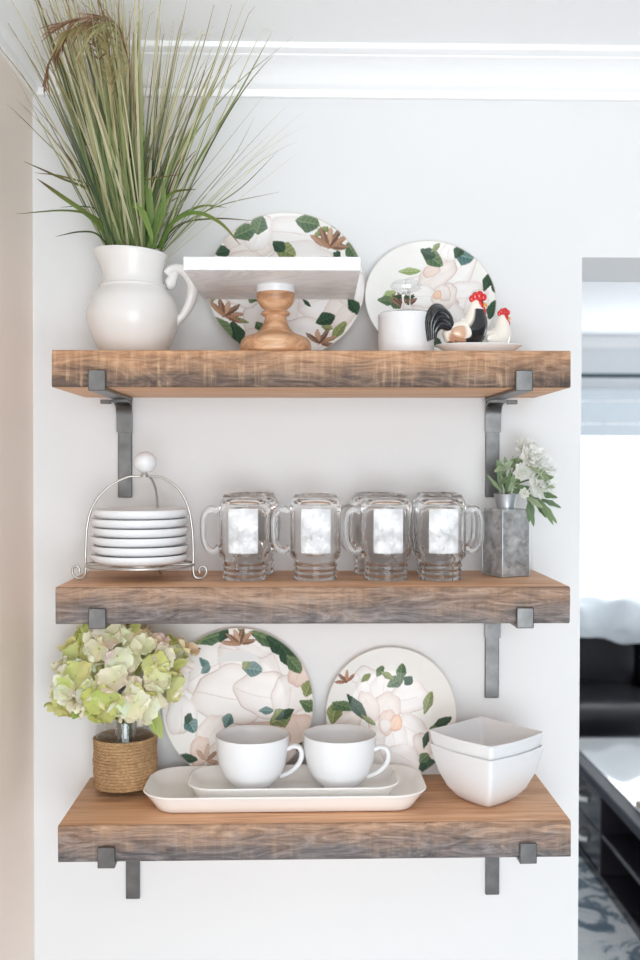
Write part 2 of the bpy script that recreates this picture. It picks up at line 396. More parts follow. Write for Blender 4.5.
# ------------------------------------------------------------------ shelves
SH = []   # (z at x=0, tilt, x0, x1)
for z, ti, x0, x1 in ((1.7701, .0021, -.0045, .798), (1.4030, .0008, .0005, .799), (1.0339, .0046, .0037, .803)):
    SH.append((z-ti*.5*1.0, ti, x0, x1))
D, TK = .242, .0574
def sz(k, x): return SH[k][0]+SH[k][1]*x/.8
names = ['top', 'middle', 'bottom']
for k in range(3):
    rnd = random.Random(20+k); x0, x1 = SH[k][2], SH[k][3]; n = 90
    b = MB(); rings = []
    A1 = [(rnd.uniform(3, 40), rnd.uniform(0, 6), rnd.uniform(.2, 1)) for _ in range(7)]
    for i in range(n+1):
        x = (x1-x0)*i/n
        w = sum(a*sin(f*x+p) for f, p, a in A1)*.00045; w2 = sum(a*sin(f*1.3*x+p+2) for f, p, a in A1)*.00035
        e = 0
        rings.append([(x, 0, 0), (x, -D+.004, 0+e), (x, -D+.001+w2, .0018), (x, -D+w2, .005), (x, -D+w*.6+.0006, .020), (x, -D+w, .034), (x, -D+w*.6, .048),
                      (x, -D+w+.0004, TK-.004), (x, -D+.0014+w, TK-.0012), (x, -D+.0045, TK), (x, -.12, TK), (x, 0, TK)])
    m0 = b; R = b.loft(rings)
    m = len(rings[0]); mi = []
    for i in range(n):
        for j in range(m): mi.append(1 if 1 <= j <= 8 else 0)
    b.mi = mi+[0, 0]
    o = b.build('shelf_board', [wood_top('shelf_plank_'+names[k], k+1.3), wood_front('shelf_edge_'+names[k], k+2.7, chalk=(.45, .10, .1)[k], warmc=(((152, 106, 74), (206, 156, 116), (228, 186, 150)), ((104, 80, 64), (164, 130, 106), (208, 176, 148)), ((116, 86, 66), (178, 140, 112), (214, 178, 148)))[k], coldc=(((56, 46, 42), (108, 88, 76), (164, 138, 118)), ((58, 53, 54), (116, 108, 106), (168, 158, 153)), ((56, 52, 54), (110, 102, 101), (164, 154, 150)))[k])], smooth=50, loc=(x0, 0, sz(k, x0)-TK))
    o.rotation_euler = (0, -SH[k][1]/.8, 0)
    tag(o, ['thick reclaimed wood shelf, uppermost, carrying the pitcher and cake stand', 'thick reclaimed wood shelf carrying the glass jar mugs', 'thick reclaimed wood shelf, lowest, carrying the platters and teacups'][k], 'shelf', 'reclaimed wood shelves on the wall')

# brackets
def bracket():
    t = thing('shelf_bracket', 'x', 'shelf bracket', (0, 0, 0), 0, 'steel brackets holding the shelves')
    w = .0134
    b = MB(); b.box(-w*.93, w*.93, -.006, 0, -.178, -.0068); bevel(b.build('wall_arm', m_iron_d, t, smooth=0), .0012)
    b = MB(); b.box(-w, w, -D-.008, 0, -.0062, -.0004); bevel(b.build('shelf_arm', m_iron_d, t, smooth=0), .0012)
    b = MB(); b.box(-w, w, -D-.0085, -D-.0028, -.0061, .026); bevel(b.build('front_lip', m_iron_d, t, smooth=0), .0015)
    # curled inner strap
    path = catmull([(0, -.060, -.0095), (0, -.035, -.0098), (0, -.018, -.016), (0, -.010, -.030), (0, -.009, -.062)], 6)
    b = MB(); rings = []
    for i, p in enumerate(path):
        q = path[min(i+1, len(path)-1)]-path[max(0, i-1)]; q.normalize(); nn = Vector((0, q.z, -q.y))*.0025
        rings.append([(x, (p+s_*nn).y, (p+s_*nn).z) for x, s_ in ((-w*1.04, -1), (w*1.04, -1), (w*1.04, 1), (-w*1.04, 1))])
    b.loft(rings); b.build('inner_strap', m_iron_d, t, smooth=30)
    return t
br = bracket(); made = []
for k, side, x in ((0, -1, .066), (0, 1, .722), (1, -1, .066), (1, 1, .723), (2, -1, .0795), (2, 1, .7255)):
    lab = ('rough steel bracket under the %s shelf, on the %s' % (names[k], 'left near the taupe wall' if side < 0 else 'right near the opening'))
    o = dup(br, (0, 0, 0), lab) if made else br
    o['label'] = lab; o.location = (x, -.0003, sz(k, x)-TK); o.rotation_euler.z = {(1, 1): .018, (2, 1): .036, (0, 1): .008}.get((k, side), 0); made.append((o, side))
for q_, (o, side) in enumerate(made):
    for ch in o.children:
        if ch.name.startswith('wall_arm'): ch.scale.z = (1, .965, .90)[q_//2]
    b = MB(); b.box(min(side*.0155, side*.034), max(side*.0155, side*.034), -.053, -.046, -.0145, -.0072)
    bevel(b.build('peg', m_iron_d, o, smooth=0), .001)

# ------------------------------------------------------------------ floral plates
CREAM = np.array(lin((237, 235, 231)))
def C(*c): return np.array(lin(c))
LEAF = {'dark': (C(34, 62, 46), C(70, 96, 70)), 'green': (C(62, 92, 66), C(128, 146, 104)), 'olive': (C(104, 116, 72), C(168, 176, 120)),
        'teal': (C(58, 98, 98), C(132, 160, 152)), 'light': (C(128, 150, 92), C(186, 198, 146))}
class Art:
    def __init__(s, x, y): s.x, s.y = x, y; s.c = np.tile(CREAM, (len(x), 1)).copy()
    def loc(s, cx, cy, ang):
        a = math.radians(ang); dx, dy = s.x-cx, s.y-cy
        return dx*cos(a)+dy*sin(a), -dx*sin(a)+dy*cos(a)
    def put(s, mask, col, w=1.0):
        w = np.broadcast_to(w, mask.shape)[mask][:, None]; col = np.broadcast_to(col, (len(s.x), 3))[mask]
        s.c[mask] = s.c[mask]*(1-w)+col*w
    def leaf(s, cx, cy, L, W, ang, kind='green', bend=0.0):
        u, v = s.loc(cx, cy, ang); u = u/(L/2); v = v/(W/2)-bend*(1-u*u)
        w = np.clip(1-np.abs(u), 0, 1)**.62*(1.12+.25*u); m = (np.abs(u) < 1) & (np.abs(v) < w)
        a, c = LEAF[kind]
        veins = .5+.5*np.sin(u*16-np.abs(v)*7)
        t = np.where(v > 0, .25+.35*veins, .0+.3*veins)[:, None]+.35*np.clip(np.abs(v)/np.maximum(w, .05), 0, 1)[:, None]**3
        s.put(m, a*(1-np.clip(t, 0, 1))+c*np.clip(t, 0, 1))
        s.put(m & (np.abs(v) < .07), c, .8)
        s.put(m & (np.abs(v) > w*.9), a*.7, .5)
    def petal(s, cx, cy, L, W, ang, tone='white', seed=0, tip=0.0):
        u, v = s.loc(cx, cy, ang); u = u/(L/2); v = v/(W/2)
        th = np.arctan2(v, u); r = np.hypot(u, v)
        edge = 1+.06*np.sin(3*th+seed)+.035*np.sin(7*th+seed*2.3)-tip*np.abs(np.sin(th))*.25
        d = r/edge; m = d < 1
        base, sh = {'white': (C(242, 239, 237), C(222, 211, 206)), 'pink': (C(236, 219, 209), C(214, 184, 172)), 'blush': (C(238, 231, 226), C(216, 198, 190)),
                    'peach': (C(238, 206, 184), C(214, 162, 134))}[tone]
        st = .5+.5*np.sin(v*9+seed+u*1.5)
        k = np.clip((d-.55)/.45, 0, 1)**2*.75+.14*st
        k = np.clip(k+.25*np.clip(-u, 0, 1), 0, 1)[:, None]
        s.put(m, base*(1-k)+sh*k)
        s.put(m & (d > .955), C(178, 152, 144), .55*np.clip(.4+.6*np.sin(th*1.5+seed), 0, 1))
        s.put(m & (np.abs(v-.15*np.sin(u*2+seed)) < .02) & (u < .4), C(206, 184, 176), .5)
    def bud(s, cx, cy, L, ang, n=5, spread=120, cols=((124, 84, 62), (168, 126, 98), (98, 66, 52), (196, 158, 132))):
        for i in range(n):
            a = ang-spread/2+spread*i/max(1, n-1); w = L*.26; L_ = L*(.8+.3*((i*7) % 3)/2)
            x, y = cx+cos(math.radians(a))*L*.45, cy+sin(math.radians(a))*L*.45
            u, v = s.loc(x, y, a); u = u/(L_/2); v = v/(w/2)
            m = (np.abs(u) < 1) & (np.abs(v) < (1-u*u)**.8)
            c = C(*cols[i % len(cols)]); k = (.5+.5*np.sin(v*4+u*2))[:, None]
            s.put(m, c*(1-.35*k)+C(214, 184, 160)*.35*k)
            s.put(m & (np.abs(v) > .8*(1-u*u)**.8), C(84, 58, 46), .5)

def art_a(A):
    for p in ((-.45, .62, .75, .5, 20, 'blush', 1), (.1, .72, .8, .45, -5, 'white', 2), (.15, .35, .9, .6, 10, 'white', 3), (-.5, .2, .7, .6, 40, 'blush', 4), (.55, .1, .8, .6, -40, 'white', 5),
              (-.2, -.35, .8, .7, 70, 'white', 6), (.45, -.2, .65, .5, 10, 'white', 1.5), (.72, -.3, .6, .42, 60, 'blush', 2.5), (-.6, -.05, .6, .42, -20, 'white', 3.5), (.2, -.65, .8, .5, 0, 'white', 4.5),
              (-.35, .72, .5, .3, 60, 'white', 7), (.85, -.05, .5, .32, 80, 'white', 8), (-.35, -.75, .5, .4, 20, 'blush', 9)): A.petal(*p)
    for p in ((-.82, .45, .2, .16, 20, 'dark'), (-.54, .73, .32, .2, 28, 'green'), (-.35, .83, .24, .2, 72, 'green'), (-.03, .53, .34, .22, -28, 'olive'), (-.1, .58, .2, .16, -40, 'dark'), (.27, .87, .32, .22, -12, 'green'),
              (.45, .75, .22, .1, 25, 'olive'), (.65, .44, .12, .1, 60, 'dark'), (.84, .47, .26, .17, -62, 'green'), (-.63, -.65, .36, .22, -75, 'dark'), (-.8, -.58, .36, .2, -48, 'green'), (-.92, -.15, .2, .1, 80, 'olive'),
              (-.43, -.15, .14, .12, 60, 'green'), (-.34, -.52, .14, .12, -60, 'green'), (.5, -.43, .26, .2, 20, 'dark'), (.86, -.28, .3, .14, -62, 'dark'), (.66, -.62, .34, .13, 55, 'olive'), (.52, -.55, .16, .08, -20, 'olive'),
              (.26, -.2, .16, .05, -45, 'dark'), (-.62, -.45, .3, .08, -10, 'olive'), (.62, .82, .2, .08, -35, 'green')): A.leaf(*p)
    A.bud(.55, .55, .3, 70, 6, 150); A.bud(-.78, -.42, .28, 60, 6, 150); A.bud(.42, -.78, .26, 60, 5, 150)
def art_b(A):
    for p in ((-.02, .25, .7, .42, 160, 'white', 1), (.42, .48, .75, .5, 48, 'white', 2), (.12, .45, .75, .4, 40, 'blush', 3), (.5, .1, .8, .5, 10, 'white', 4), (.05, -.05, .75, .45, 190, 'blush', 5), (-.1, .1, .55, .4, 170, 'white', 6), (.3, -.25, .7, .5, -50, 'white', 7),
              (.72, -.05, .5, .36, 80, 'white', 2), (.24, .1, .5, .36, 60, 'blush', 8), (.33, .82, .26, .3, 80, 'white', 2), (.05, .55, .3, .2, 30, 'pink', 3), (.22, .17, .3, .24, 110, 'blush', 4)): A.petal(*p)
    A.petal(.13, .13, .17, .13, 60, 'peach', 1)
    for p in ((.06, .76, .42, .22, -36, 'green'), (.0, .82, .26, .16, -20, 'dark'), (.56, .74, .3, .24, -22, 'teal'), (.47, .82, .2, .16, 60, 'dark'), (-.29, .54, .36, .12, 4, 'light'), (.9, .3, .32, .16, 66, 'dark'), (.97, .18, .2, .06, -80, 'dark'),
              (-.62, .12, .26, .14, 35, 'light'), (-.66, .02, .3, .16, 5, 'green'), (-.52, -.03, .26, .16, -25, 'green'), (.93, -.2, .34, .16, 72, 'dark'), (.08, -.7, .2, .14, 80, 'dark'), (.12, .9, .18, .08, 40, 'olive')): A.leaf(*p)
    A.bud(-.39, -.08, .3, 92, 7, 110, ((96, 66, 52), (128, 92, 74), (80, 58, 48)))
    A.leaf(-.39, .1, .34, .1, 0, 'dark')
def art_c(A):
    for p in ((-.3, .45, 1.0, .8, 20, 'white', 1), (.1, .6, .8, .6, -20, 'white', 2), (.55, .42, .7, .5, -60, 'white', 3), (-.1, .1, 1.0, .8, 0, 'white', 4), (.35, .12, .8, .62, -10, 'white', 5), (.68, .1, .55, .5, 70, 'white', 6), (.82, .38, .36, .3, 60, 'pink', 1),
              (.78, -.38, .5, .56, -70, 'pink', 2), (.3, -.5, .8, .5, 10, 'pink', 3), (-.38, -.42, .62, .34, 62, 'blush', 4), (-.5, -.62, .4, .26, 80, 'pink', 5), (-.75, -.15, .5, .4, 80, 'white', 6), (-.2, -.65, .5, .36, 30, 'blush', 7), (-.8, .3, .4, .3, 60, 'white', 8),
              (.6, -.62, .4, .3, -30, 'blush', 9), (.2, .75, .5, .3, -15, 'white', 9)): A.petal(*p)
    for p in ((-.38, .87, .44, .2, 18, 'green'), (-.2, .9, .22, .12, 60, 'dark'), (-.55, .84, .3, .12, 35, 'olive'), (.36, .86, .46, .2, -24, 'green'), (.52, .76, .4, .2, -42, 'dark'), (.66, .64, .42, .24, -52, 'dark'), (.74, .52, .3, .18, -50, 'green'), (.93, .2, .24, .18, 70, 'olive'),
              (.93, -.02, .26, .16, -25, 'green'), (.18, .45, .28, .2, -8, 'teal'), (.1, .5, .14, .12, 60, 'olive'), (-.45, .52, .22, .1, -50, 'teal'), (-.44, .44, .16, .1, 40, 'teal'), (-.6, .71, .2, .08, 5, 'dark'), (-.63, -.27, .26, .18, -60, 'teal'), (-.66, -.2, .16, .1, 70, 'dark'),
              (-.14, -.23, .2, .15, 70, 'teal'), (.37, -.1, .2, .1, 0, 'teal'), (.56, -.2, .32, .24, 28, 'olive'), (.62, -.15, .28, .12, 30, 'dark'), (-.68, -.7, .32, .12, -8, 'dark'), (.84, -.58, .2, .14, 60, 'dark'), (.05, .92, .2, .08, -60, 'olive')): A.leaf(*p)
    A.bud(.02, .78, .26, 95, 6, 160); A.bud(-.42, -.74, .22, 60, 4, 140, ((200, 168, 150), (168, 130, 108), (216, 190, 172)))
def art_d(A):
    for p in ((-.66, -.15, .5, .34, 30, 'blush', 1), (-.3, .42, .62, .46, 130, 'white', 2), (-.1, .3, .6, .42, 100, 'white', 3), (.28, .22, .66, .5, 20, 'white', 4), (-.1, -.02, .72, .44, 62, 'blush', 5), (-.32, .1, .5, .26, 120, 'blush', 6), (.32, -.3, .6, .5, -40, 'white', 7), (.02, -.45, .7, .5, -80, 'white', 8),
              (.2, -.7, .6, .4, -20, 'white', 9), (-.35, -.45, .6, .4, 200, 'white', 2), (.5, -.5, .4, .3, -70, 'blush', 3), (-.05, -.15, .4, .26, 80, 'pink', 4), (-.54, .52, .16, .14, 10, 'white', 4)): A.petal(*p)
    A.petal(.08, -.17, .26, .2, 70, 'peach', 1); A.petal(-.08, -.2, .22, .18, 100, 'blush', 6)
    for p in ((-.87, 0, .34, .24, 78, 'olive'), (-.83, .1, .2, .14, 30, 'green'), (-.72, .1, .4, .15, -18, 'green'), (-.52, .08, .5, .17, -52, 'dark'), (-.34, -.12, .28, .08, -35, 'olive'), (-.16, .62, .2, .12, 60, 'green'), (-.38, .52, .2, .1, 40, 'olive'), (.08, .46, .3, .18, 30, 'green'), (.17, .6, .3, .15, 82, 'green'),
              (.28, .48, .16, .16, -40, 'dark'), (-.05, .56, .22, .1, -30, 'olive'), (.58, .14, .38, .14, 72, 'olive'), (.78, -.16, .36, .13, 32, 'dark'), (.66, -.24, .14, .08, 10, 'green'), (.54, -.42, .26, .1, 75, 'dark'), (.55, -.78, .34, .26, -70, 'dark'), (.5, -.68, .2, .14, 40, 'green')): A.leaf(*p)
    A.bud(-.68, .46, .22, 110, 4, 130, ((150, 96, 76), (188, 138, 112), (122, 80, 64)))

m_plate = vcol('floral_glaze', .3, .25, .06)
def floral_plate(x, k, y, R, alpha, art, label):
    NR, NS = 130, 400
    ang = np.arange(NS)*2*PI/NS; rs = np.linspace(0, 1, NR+1)[1:]
    X = np.concatenate([[0], np.outer(rs, np.cos(ang)).ravel()]); Z = np.concatenate([[0], np.outer(rs, np.sin(ang)).ravel()])
    A = Art(X, Z); art(A); rr = np.hypot(X, Z)
    A.put(rr > .985, C(198, 190, 180), .6)
    b = MB()
    def dep(r): return .018*(1-min(1, max(0, (r-.62)/.38))**1.3) if r > .62 else .018
    for i in range(len(X)): b.vert((X[i]*R, dep(rr[i])-.018, Z[i]*R+R), tuple(A.c[i]))
    for s in range(NS): b.face(0, 1+(s+1) % NS, 1+s)
    for q in range(NR-1):
        o, p = 1+q*NS, 1+(q+1)*NS
        for s in range(NS): s2 = (s+1) % NS; b.face(o+s, o+s2, p+s2, p+s)
    prev = 1+(NR-1)*NS; bc = tuple(CREAM)
    for r, d in ((.998, -.0155), (.9, -.009), (.66, .0055), (.62, .0075), (.58, .0045)):
        cur = len(b.v)
        for s in range(NS): b.vert((r*R*cos(ang[s]), d, r*R*sin(ang[s])+R), bc)
        for s in range(NS): s2 = (s+1) % NS; b.face(prev+s, prev+s2, cur+s2, cur+s)
        prev = cur
    b.face(*[prev+s for s in range(NS)])
    o = b.build('floral_plate', m_plate, smooth=60, loc=(x, y, sz(k, x)+.0006+.018*sin(math.radians(alpha))*0), fix=True)
    o.rotation_euler = (-math.radians(alpha), 0, 0)
    return tag(o, label, 'plate', 'magnolia plates leaning on the wall')
floral_plate(.3525, 0, -.0560, .1375, 14, art_a, 'large floral dinner plate standing behind the cake stand')
floral_plate(.6045, 0, -.0700, .1145, 20, art_b, 'floral plate with white border behind the white canister and roosters')
floral_plate(.2680, 2, -.0235, .1340, 6.5, art_c, 'large floral dinner plate behind the teacups, beside the hydrangeas')
floral_plate(.5400, 2, -.0235, .1160, 6.5, art_d, 'smaller floral plate behind the teacup and square bowls')

# ------------------------------------------------------------------ pitcher and grass
px, py = .0985, -.112
pz = sz(0, px)+.0004
PZ = .945
pt = thing('pitcher', 'cream ceramic pitcher holding tall grass, at the left of the top shelf', 'pitcher', (px, py, pz))
out = catmull([(.042, 0, 0), (.050, .003, 0), (.062, .022, 0), (.0745, .054, 0), (.0775, .078, 0), (.070, .104, 0), (.0555, .124, 0), (.0515, .134, 0), (.0505, .142, 0), (.0520, .160, 0), (.0555, .176, 0), (.0578, .184, 0)], 4)
def spout(a, z):
    k = max(0, min(1, (z-.145)/.04)); d = cos(a-PI)
    return 1+k*(.17*max(0, d)**6) - k*.03*max(0, 1-abs(d)*3)*0
b = MB()
pr = [(0, .002)]+[(p.x, p.y) for p in out]+[(.0570, .1875), (.0545, .1865), (.0515, .178), (.048, .160), (.0465, .142), (.050, .124), (.064, .103), (.072, .078), (.069, .054), (.056, .024), (.040, .008), (0, .007)]
b.lathe(pr, 72, rfun=spout)
for i, v in enumerate(b.v):      # rim dips a little from spout to back
    if v[2] > .15: b.v[i] = (v[0], v[1], v[2]+(.004*(-v[0]/.06))*(v[2]-.15)/.035)
# ring at the neck base
b.build('body', m_cream, pt, smooth=60)
b = MB(); b.lathe([(.0545, .1228), (.0572, .1245), (.0570, .1275), (.0530, .1290)], 64); b.build('neck_ring', m_cream, pt, smooth=80)
hp = catmull([(.056, 0, .150), (.066, 0, .158), (.080, 0, .158), (.094, 0, .146), (.101, 0, .124), (.096, 0, .098), (.084, 0, .076), (.071, 0, .062)], 6)
b = MB(); n = len(hp); b.tube(hp, [.0085+.0035*sin(PI*min(1, i/n*1.2)) for i in range(n)], 16, sy=1.25, sx=.85); b.build('handle', m_cream, pt, smooth=70)
b = MB(); cp = catmull([(.074, 0, .156), (.067, 0, .144), (.063, 0, .134), (.057, 0, .132)], 5); b.tube(cp, [.006, .0065, .007, .0075, .0082, .0086, .009, .0095, .010, .0105, .011, .0112, .011, .0105, .010, .0095][:len(cp)], 14, sy=1.1); b.build('handle_curl', m_cream, pt, smooth=70)

pt.scale = (.985, .97, .94)
m_grass = vcol('grass_blade', .5, .35, trans=.42)
gr = thing('grass_bouquet', 'tall arrangement of green and straw coloured grass in the cream pitcher', 'grass arrangement', (px, py, pz+.02))
GC = [(104, 120, 78), (126, 142, 92), (158, 166, 114), (186, 186, 138), (210, 204, 164), (228, 220, 188), (82, 100, 72), (146, 158, 106), (204, 200, 158), (220, 214, 172), (76, 94, 74)]
def ribbon(b, pts, w0, col, tipcol, face=Vector((0, -1, 0)), fold=.25, wpow=.7, wbase=.75):
    n = len(pts); rows = []
    for i, p in enumerate(pts):
        t = i/(n-1); d = (pts[min(i+1, n-1)]-pts[max(i-1, 0)]).normalized()
        s = d.cross(face); s = s.normalized() if s.length > 1e-4 else Vector((1, 0, 0)); nn = s.cross(d)
        w = w0*(wbase+(1-wbase)*min(1, t*3))*max(.05, (1-t**3.5))**wpow/2
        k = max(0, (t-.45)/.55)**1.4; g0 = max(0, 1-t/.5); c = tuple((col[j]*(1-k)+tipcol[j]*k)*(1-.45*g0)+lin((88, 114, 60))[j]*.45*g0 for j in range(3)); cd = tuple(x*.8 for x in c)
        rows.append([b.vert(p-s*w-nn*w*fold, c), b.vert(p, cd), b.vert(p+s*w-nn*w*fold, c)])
    for A, B in zip(rows, rows[1:]):
        b.face(A[0], A[1], B[1], B[0]); b.face(A[1], A[2], B[2], B[1])
GO = Vector(gr.location)
def clampw(p):
    """keep a world point clear of the walls, crown and ceiling"""
    p = p.copy(); p.z = min(p.z, CEIL-.012-.012*abs(sin(p.x*90)))
    lim = -.012-.102*max(0, min(1, (p.z-2.06)/.17))
    p.y = min(p.y, lim)
    p.x = max(p.x, LX+(.01 if p.z < 2.225 else .112*0+.02)); return p
rnd = random.Random(11)
def blade(b, th, lean, L, w, curl, col, tip, r0=.03, curlx=0):
    a = rnd.uniform(0, 2*PI); rr = r0*math.sqrt(rnd.random())
    p = Vector((px+rr*cos(a)+.018*sin(th), py+rr*sin(a)*.8, pz+.150)); d = Vector((sin(th), -lean, cos(th))).normalized()
    n = 16; pts = [p.copy()]; st = L/n
    for i in range(n):
        t = i/n
        d = (d+Vector((curlx*t*t+curl*.5*math.copysign(1, th)*t*t, -curl*.15*t, -curl*t*t))).normalized()
        p = p+d*st; q = clampw(p)
        pts.append(q); p = q
    ribbon(b, [x-GO for x in pts], w, col, tip, Vector((rnd.uniform(-.5, .5), -1, rnd.uniform(-.2, .2))).normalized())
def gcol():
    c = Vector(lin(rnd.choice(GC)))*rnd.uniform(.85, 1.15); return tuple(min(.95, q*1.18) for q in c)
STRAW = lin((214, 204, 168)); BROWN = lin((140, 100, 76))
b = MB()
# dense upright centre, fanning left and leaning out under the ceiling
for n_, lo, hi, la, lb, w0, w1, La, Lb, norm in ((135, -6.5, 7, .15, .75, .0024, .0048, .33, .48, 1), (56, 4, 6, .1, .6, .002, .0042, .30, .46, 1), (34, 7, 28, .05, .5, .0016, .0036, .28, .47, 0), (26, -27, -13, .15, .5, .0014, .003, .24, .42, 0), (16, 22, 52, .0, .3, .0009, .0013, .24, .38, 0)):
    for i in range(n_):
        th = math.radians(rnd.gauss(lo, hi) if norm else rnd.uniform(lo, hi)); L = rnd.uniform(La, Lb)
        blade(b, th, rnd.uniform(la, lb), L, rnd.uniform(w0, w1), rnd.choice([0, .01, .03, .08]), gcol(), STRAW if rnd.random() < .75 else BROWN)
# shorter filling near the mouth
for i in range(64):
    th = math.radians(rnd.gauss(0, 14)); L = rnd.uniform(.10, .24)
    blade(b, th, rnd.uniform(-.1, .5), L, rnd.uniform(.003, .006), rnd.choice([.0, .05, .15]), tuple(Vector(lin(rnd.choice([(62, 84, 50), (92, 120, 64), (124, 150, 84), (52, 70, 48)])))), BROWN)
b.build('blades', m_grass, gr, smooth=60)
# broad arching leaves
def arch(b, pts, w, col, tip):
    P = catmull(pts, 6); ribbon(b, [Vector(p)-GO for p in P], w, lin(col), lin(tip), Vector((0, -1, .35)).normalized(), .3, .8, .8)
def g(u, v, y=0):
    d = 1.7907+py+y; return (.380+(u-301.3)*d/1000, py+y, 1.593-(v-464.6)*d/1000)
b = MB(); G1, G2, BR = (122, 152, 76), (150, 176, 98), (112, 74, 52)
for pts, w, c, tp in (
    ([g(118, 250, -.02), g(100, 222, -.05), g(70, 213, -.07), g(17, 217, -.09)], .005, (112, 128, 70), (120, 130, 80)),
    ([g(116, 250, -.01), g(95, 222, -.04), g(62, 198, -.06), g(39, 182, -.07)], .009, (126, 146, 74), BR),
    ([g(120, 250), g(100, 200, -.03), g(60, 180, -.05), g(26, 165, -.06)], .005, (120, 124, 74), BR),
    ([g(118, 250), g(98, 195, -.02), g(66, 180, -.03), g(36, 176, -.04)], .0045, (136, 140, 80), (140, 110, 80)),
    ([g(112, 252, -.02), g(98, 236, -.05), g(80, 234, -.07), g(57, 239, -.09)], .004, (84, 104, 60), (60, 70, 52)),
    ([g(112, 250), g(100, 215, -.02), g(84, 209, -.03), g(61, 210, -.04)], .003, (84, 104, 60), (60, 70, 52)),
    ([g(135, 248, -.03), g(130, 212, -.06), g(140, 209, -.07), g(150, 232, -.08), g(153, 246, -.08)], .011, G2, G1),
    ([g(152, 250, -.03), g(150, 205, -.05), g(144, 160, -.05), g(143, 130, -.06)], .012, G2, (190, 196, 140)),
    ([g(160, 250, -.02), g(172, 225, -.05), g(195, 214, -.07), g(220, 224, -.08), g(240, 246, -.09)], .008, G1, (150, 130, 78)),
    ([g(158, 250, -.01), g(172, 224), g(200, 208), g(226, 209)], .006, G1, (150, 140, 90)),
    ([g(156, 250, -.01), g(180, 226), g(215, 220), g(254, 222)], .004, (120, 124, 80), BR),
    ([g(160, 252), g(180, 228), g(220, 207), g(280, 193)], .0025, (140, 146, 110), (150, 140, 110)),
    ([g(164, 252), g(196, 220), g(240, 190), g(278, 152)], .0025, (130, 140, 100), (150, 150, 120)),
    ([g(155, 250, -.04), g(158, 215, -.06), g(172, 195, -.06), g(196, 191, -.06)], .007, G1, BR),
    ([g(140, 250, -.04), g(128, 210, -.06), g(140, 185, -.07), g(184, 176, -.08)], .004, (140, 150, 84), BR),
    ([g(128, 250, -.03), g(120, 205, -.05), g(104, 186, -.06), g(92, 160, -.07)], .008, (130, 154, 84), (150, 150, 96)),
    ([g(148, 250, -.04), g(163, 215, -.06), g(166, 180, -.07), g(190, 130, -.07)], .008, (132, 158, 86), (180, 186, 130)),
    ([g(122, 252, -.04), g(112, 205, -.06), g(118, 170, -.07), g(124, 120, -.08)], .009, (122, 150, 78), (170, 176, 120)),
    ([g(110, 250, -.02), g(92, 175, -.08), g(66, 82, -.15), g(38, 0, -.19)], .007, (60, 84, 58), (70, 92, 66)),
): arch(b, pts, w, c, tp)
for pts, w, c, tp in (([g(150, 248), g(176, 170, -.02), g(225, 98, -.04), g(292, 40, -.08)], .0024, (140, 150, 108), (160, 150, 118)), ([g(148, 248), g(170, 150, -.03), g(200, 60, -.08), g(216, 0, -.12)], .0024, (170, 170, 126), (170, 120, 108)),
    ([g(150, 248), g(178, 150, -.03), g(212, 70, -.08), g(234, 0, -.12)], .0022, (150, 156, 110), (176, 130, 116)), ([g(146, 248), g(160, 150, -.05), g(176, 60, -.12), g(188, 0, -.16)], .0026, (186, 184, 142), (190, 150, 130)), ([g(160, 244), g(188, 180, -.02), g(236, 100, -.05), g(272, 34, -.09)], .004, (132, 150, 96), (170, 166, 120)),
    ([g(112, 248), g(80, 160, -.05), g(44, 84, -.1), g(1, 14, -.14)], .0024, (170, 168, 126), (140, 110, 90)), ([g(108, 246), g(74, 176, -.04), g(40, 138, -.06), g(9, 108, -.07)], .002, (160, 160, 116), (150, 96, 84)), ([g(108, 246), g(80, 180, -.04), g(48, 134, -.06), g(19, 104, -.07)], .002, (160, 160, 116), (150, 96, 84)),
    ([g(110, 246), g(86, 180, -.04), g(62, 140, -.06), g(30, 104, -.07)], .0022, (150, 156, 108), (160, 100, 90)), ([g(164, 250), g(196, 204), g(232, 160), g(254, 120)], .0016, (160, 160, 128), (170, 164, 140))): arch(b, pts, w, c, tp)
b.build('broad_leaves', m_grass, gr, smooth=60)
# drooping seed heads
b = MB(); rnd = random.Random(5)
def plume(path, cA, cB, n, Ls, droop, w=.002):
    P = catmull(path, 8)
    b.tube([p-GO for p in P], .0011, 6, cols=[lin(cA)]*len(P))
    for i in range(n):
        t = .25+.75*rnd.random(); j = int(t*(len(P)-2)); p = P[j]; d = (P[j+1]-P[j]).normalized()
        d = (d+Vector((rnd.uniform(-.6, .6), rnd.uniform(-.6, .6), rnd.uniform(-.4, .2)))).normalized(); L = rnd.uniform(*Ls); pts = [p-GO]; q = p.copy()
        for s in range(5):
            d = (d+Vector((0, 0, -droop))).normalized(); q = q+d*L/5; q.z = min(q.z, CEIL-.006); pts.append(q-GO)
        c = lin(rnd.choice([cA, cB])); ribbon(b, pts, w*rnd.uniform(.6, 1.3), c, c, Vector((0, -1, 0)), .2)
plume([g(110, 180, -.08), g(104, 90, -.17), g(92, 38, -.20), g(70, 40, -.21), g(52, 66, -.22), g(46, 90, -.22)], (150, 112, 84), (122, 80, 58), 70, (.012, .035), .22)
plume([g(115, 180, -.08), g(112, 90, -.18), g(104, 40, -.21), g(88, 28, -.23), g(64, 40, -.24)], (186, 170, 120), (160, 140, 96), 60, (.02, .05), .2, .0026)
plume([g(140, 150, -.08), g(128, 60, -.18), g(112, 26, -.22), g(80, 24, -.25), g(50, 34, -.27)], (176, 140, 116), (140, 100, 80), 60, (.02, .05), .06, .0018)
plume([g(130, 150, -.08), g(126, 70, -.18), g(116, 30, -.22), g(96, 36, -.24), g(80, 60, -.25)], (198, 190, 146), (170, 164, 112), 30, (.03, .05), .15, .0018)
b.build('seed_heads', m_grass, gr, smooth=60)

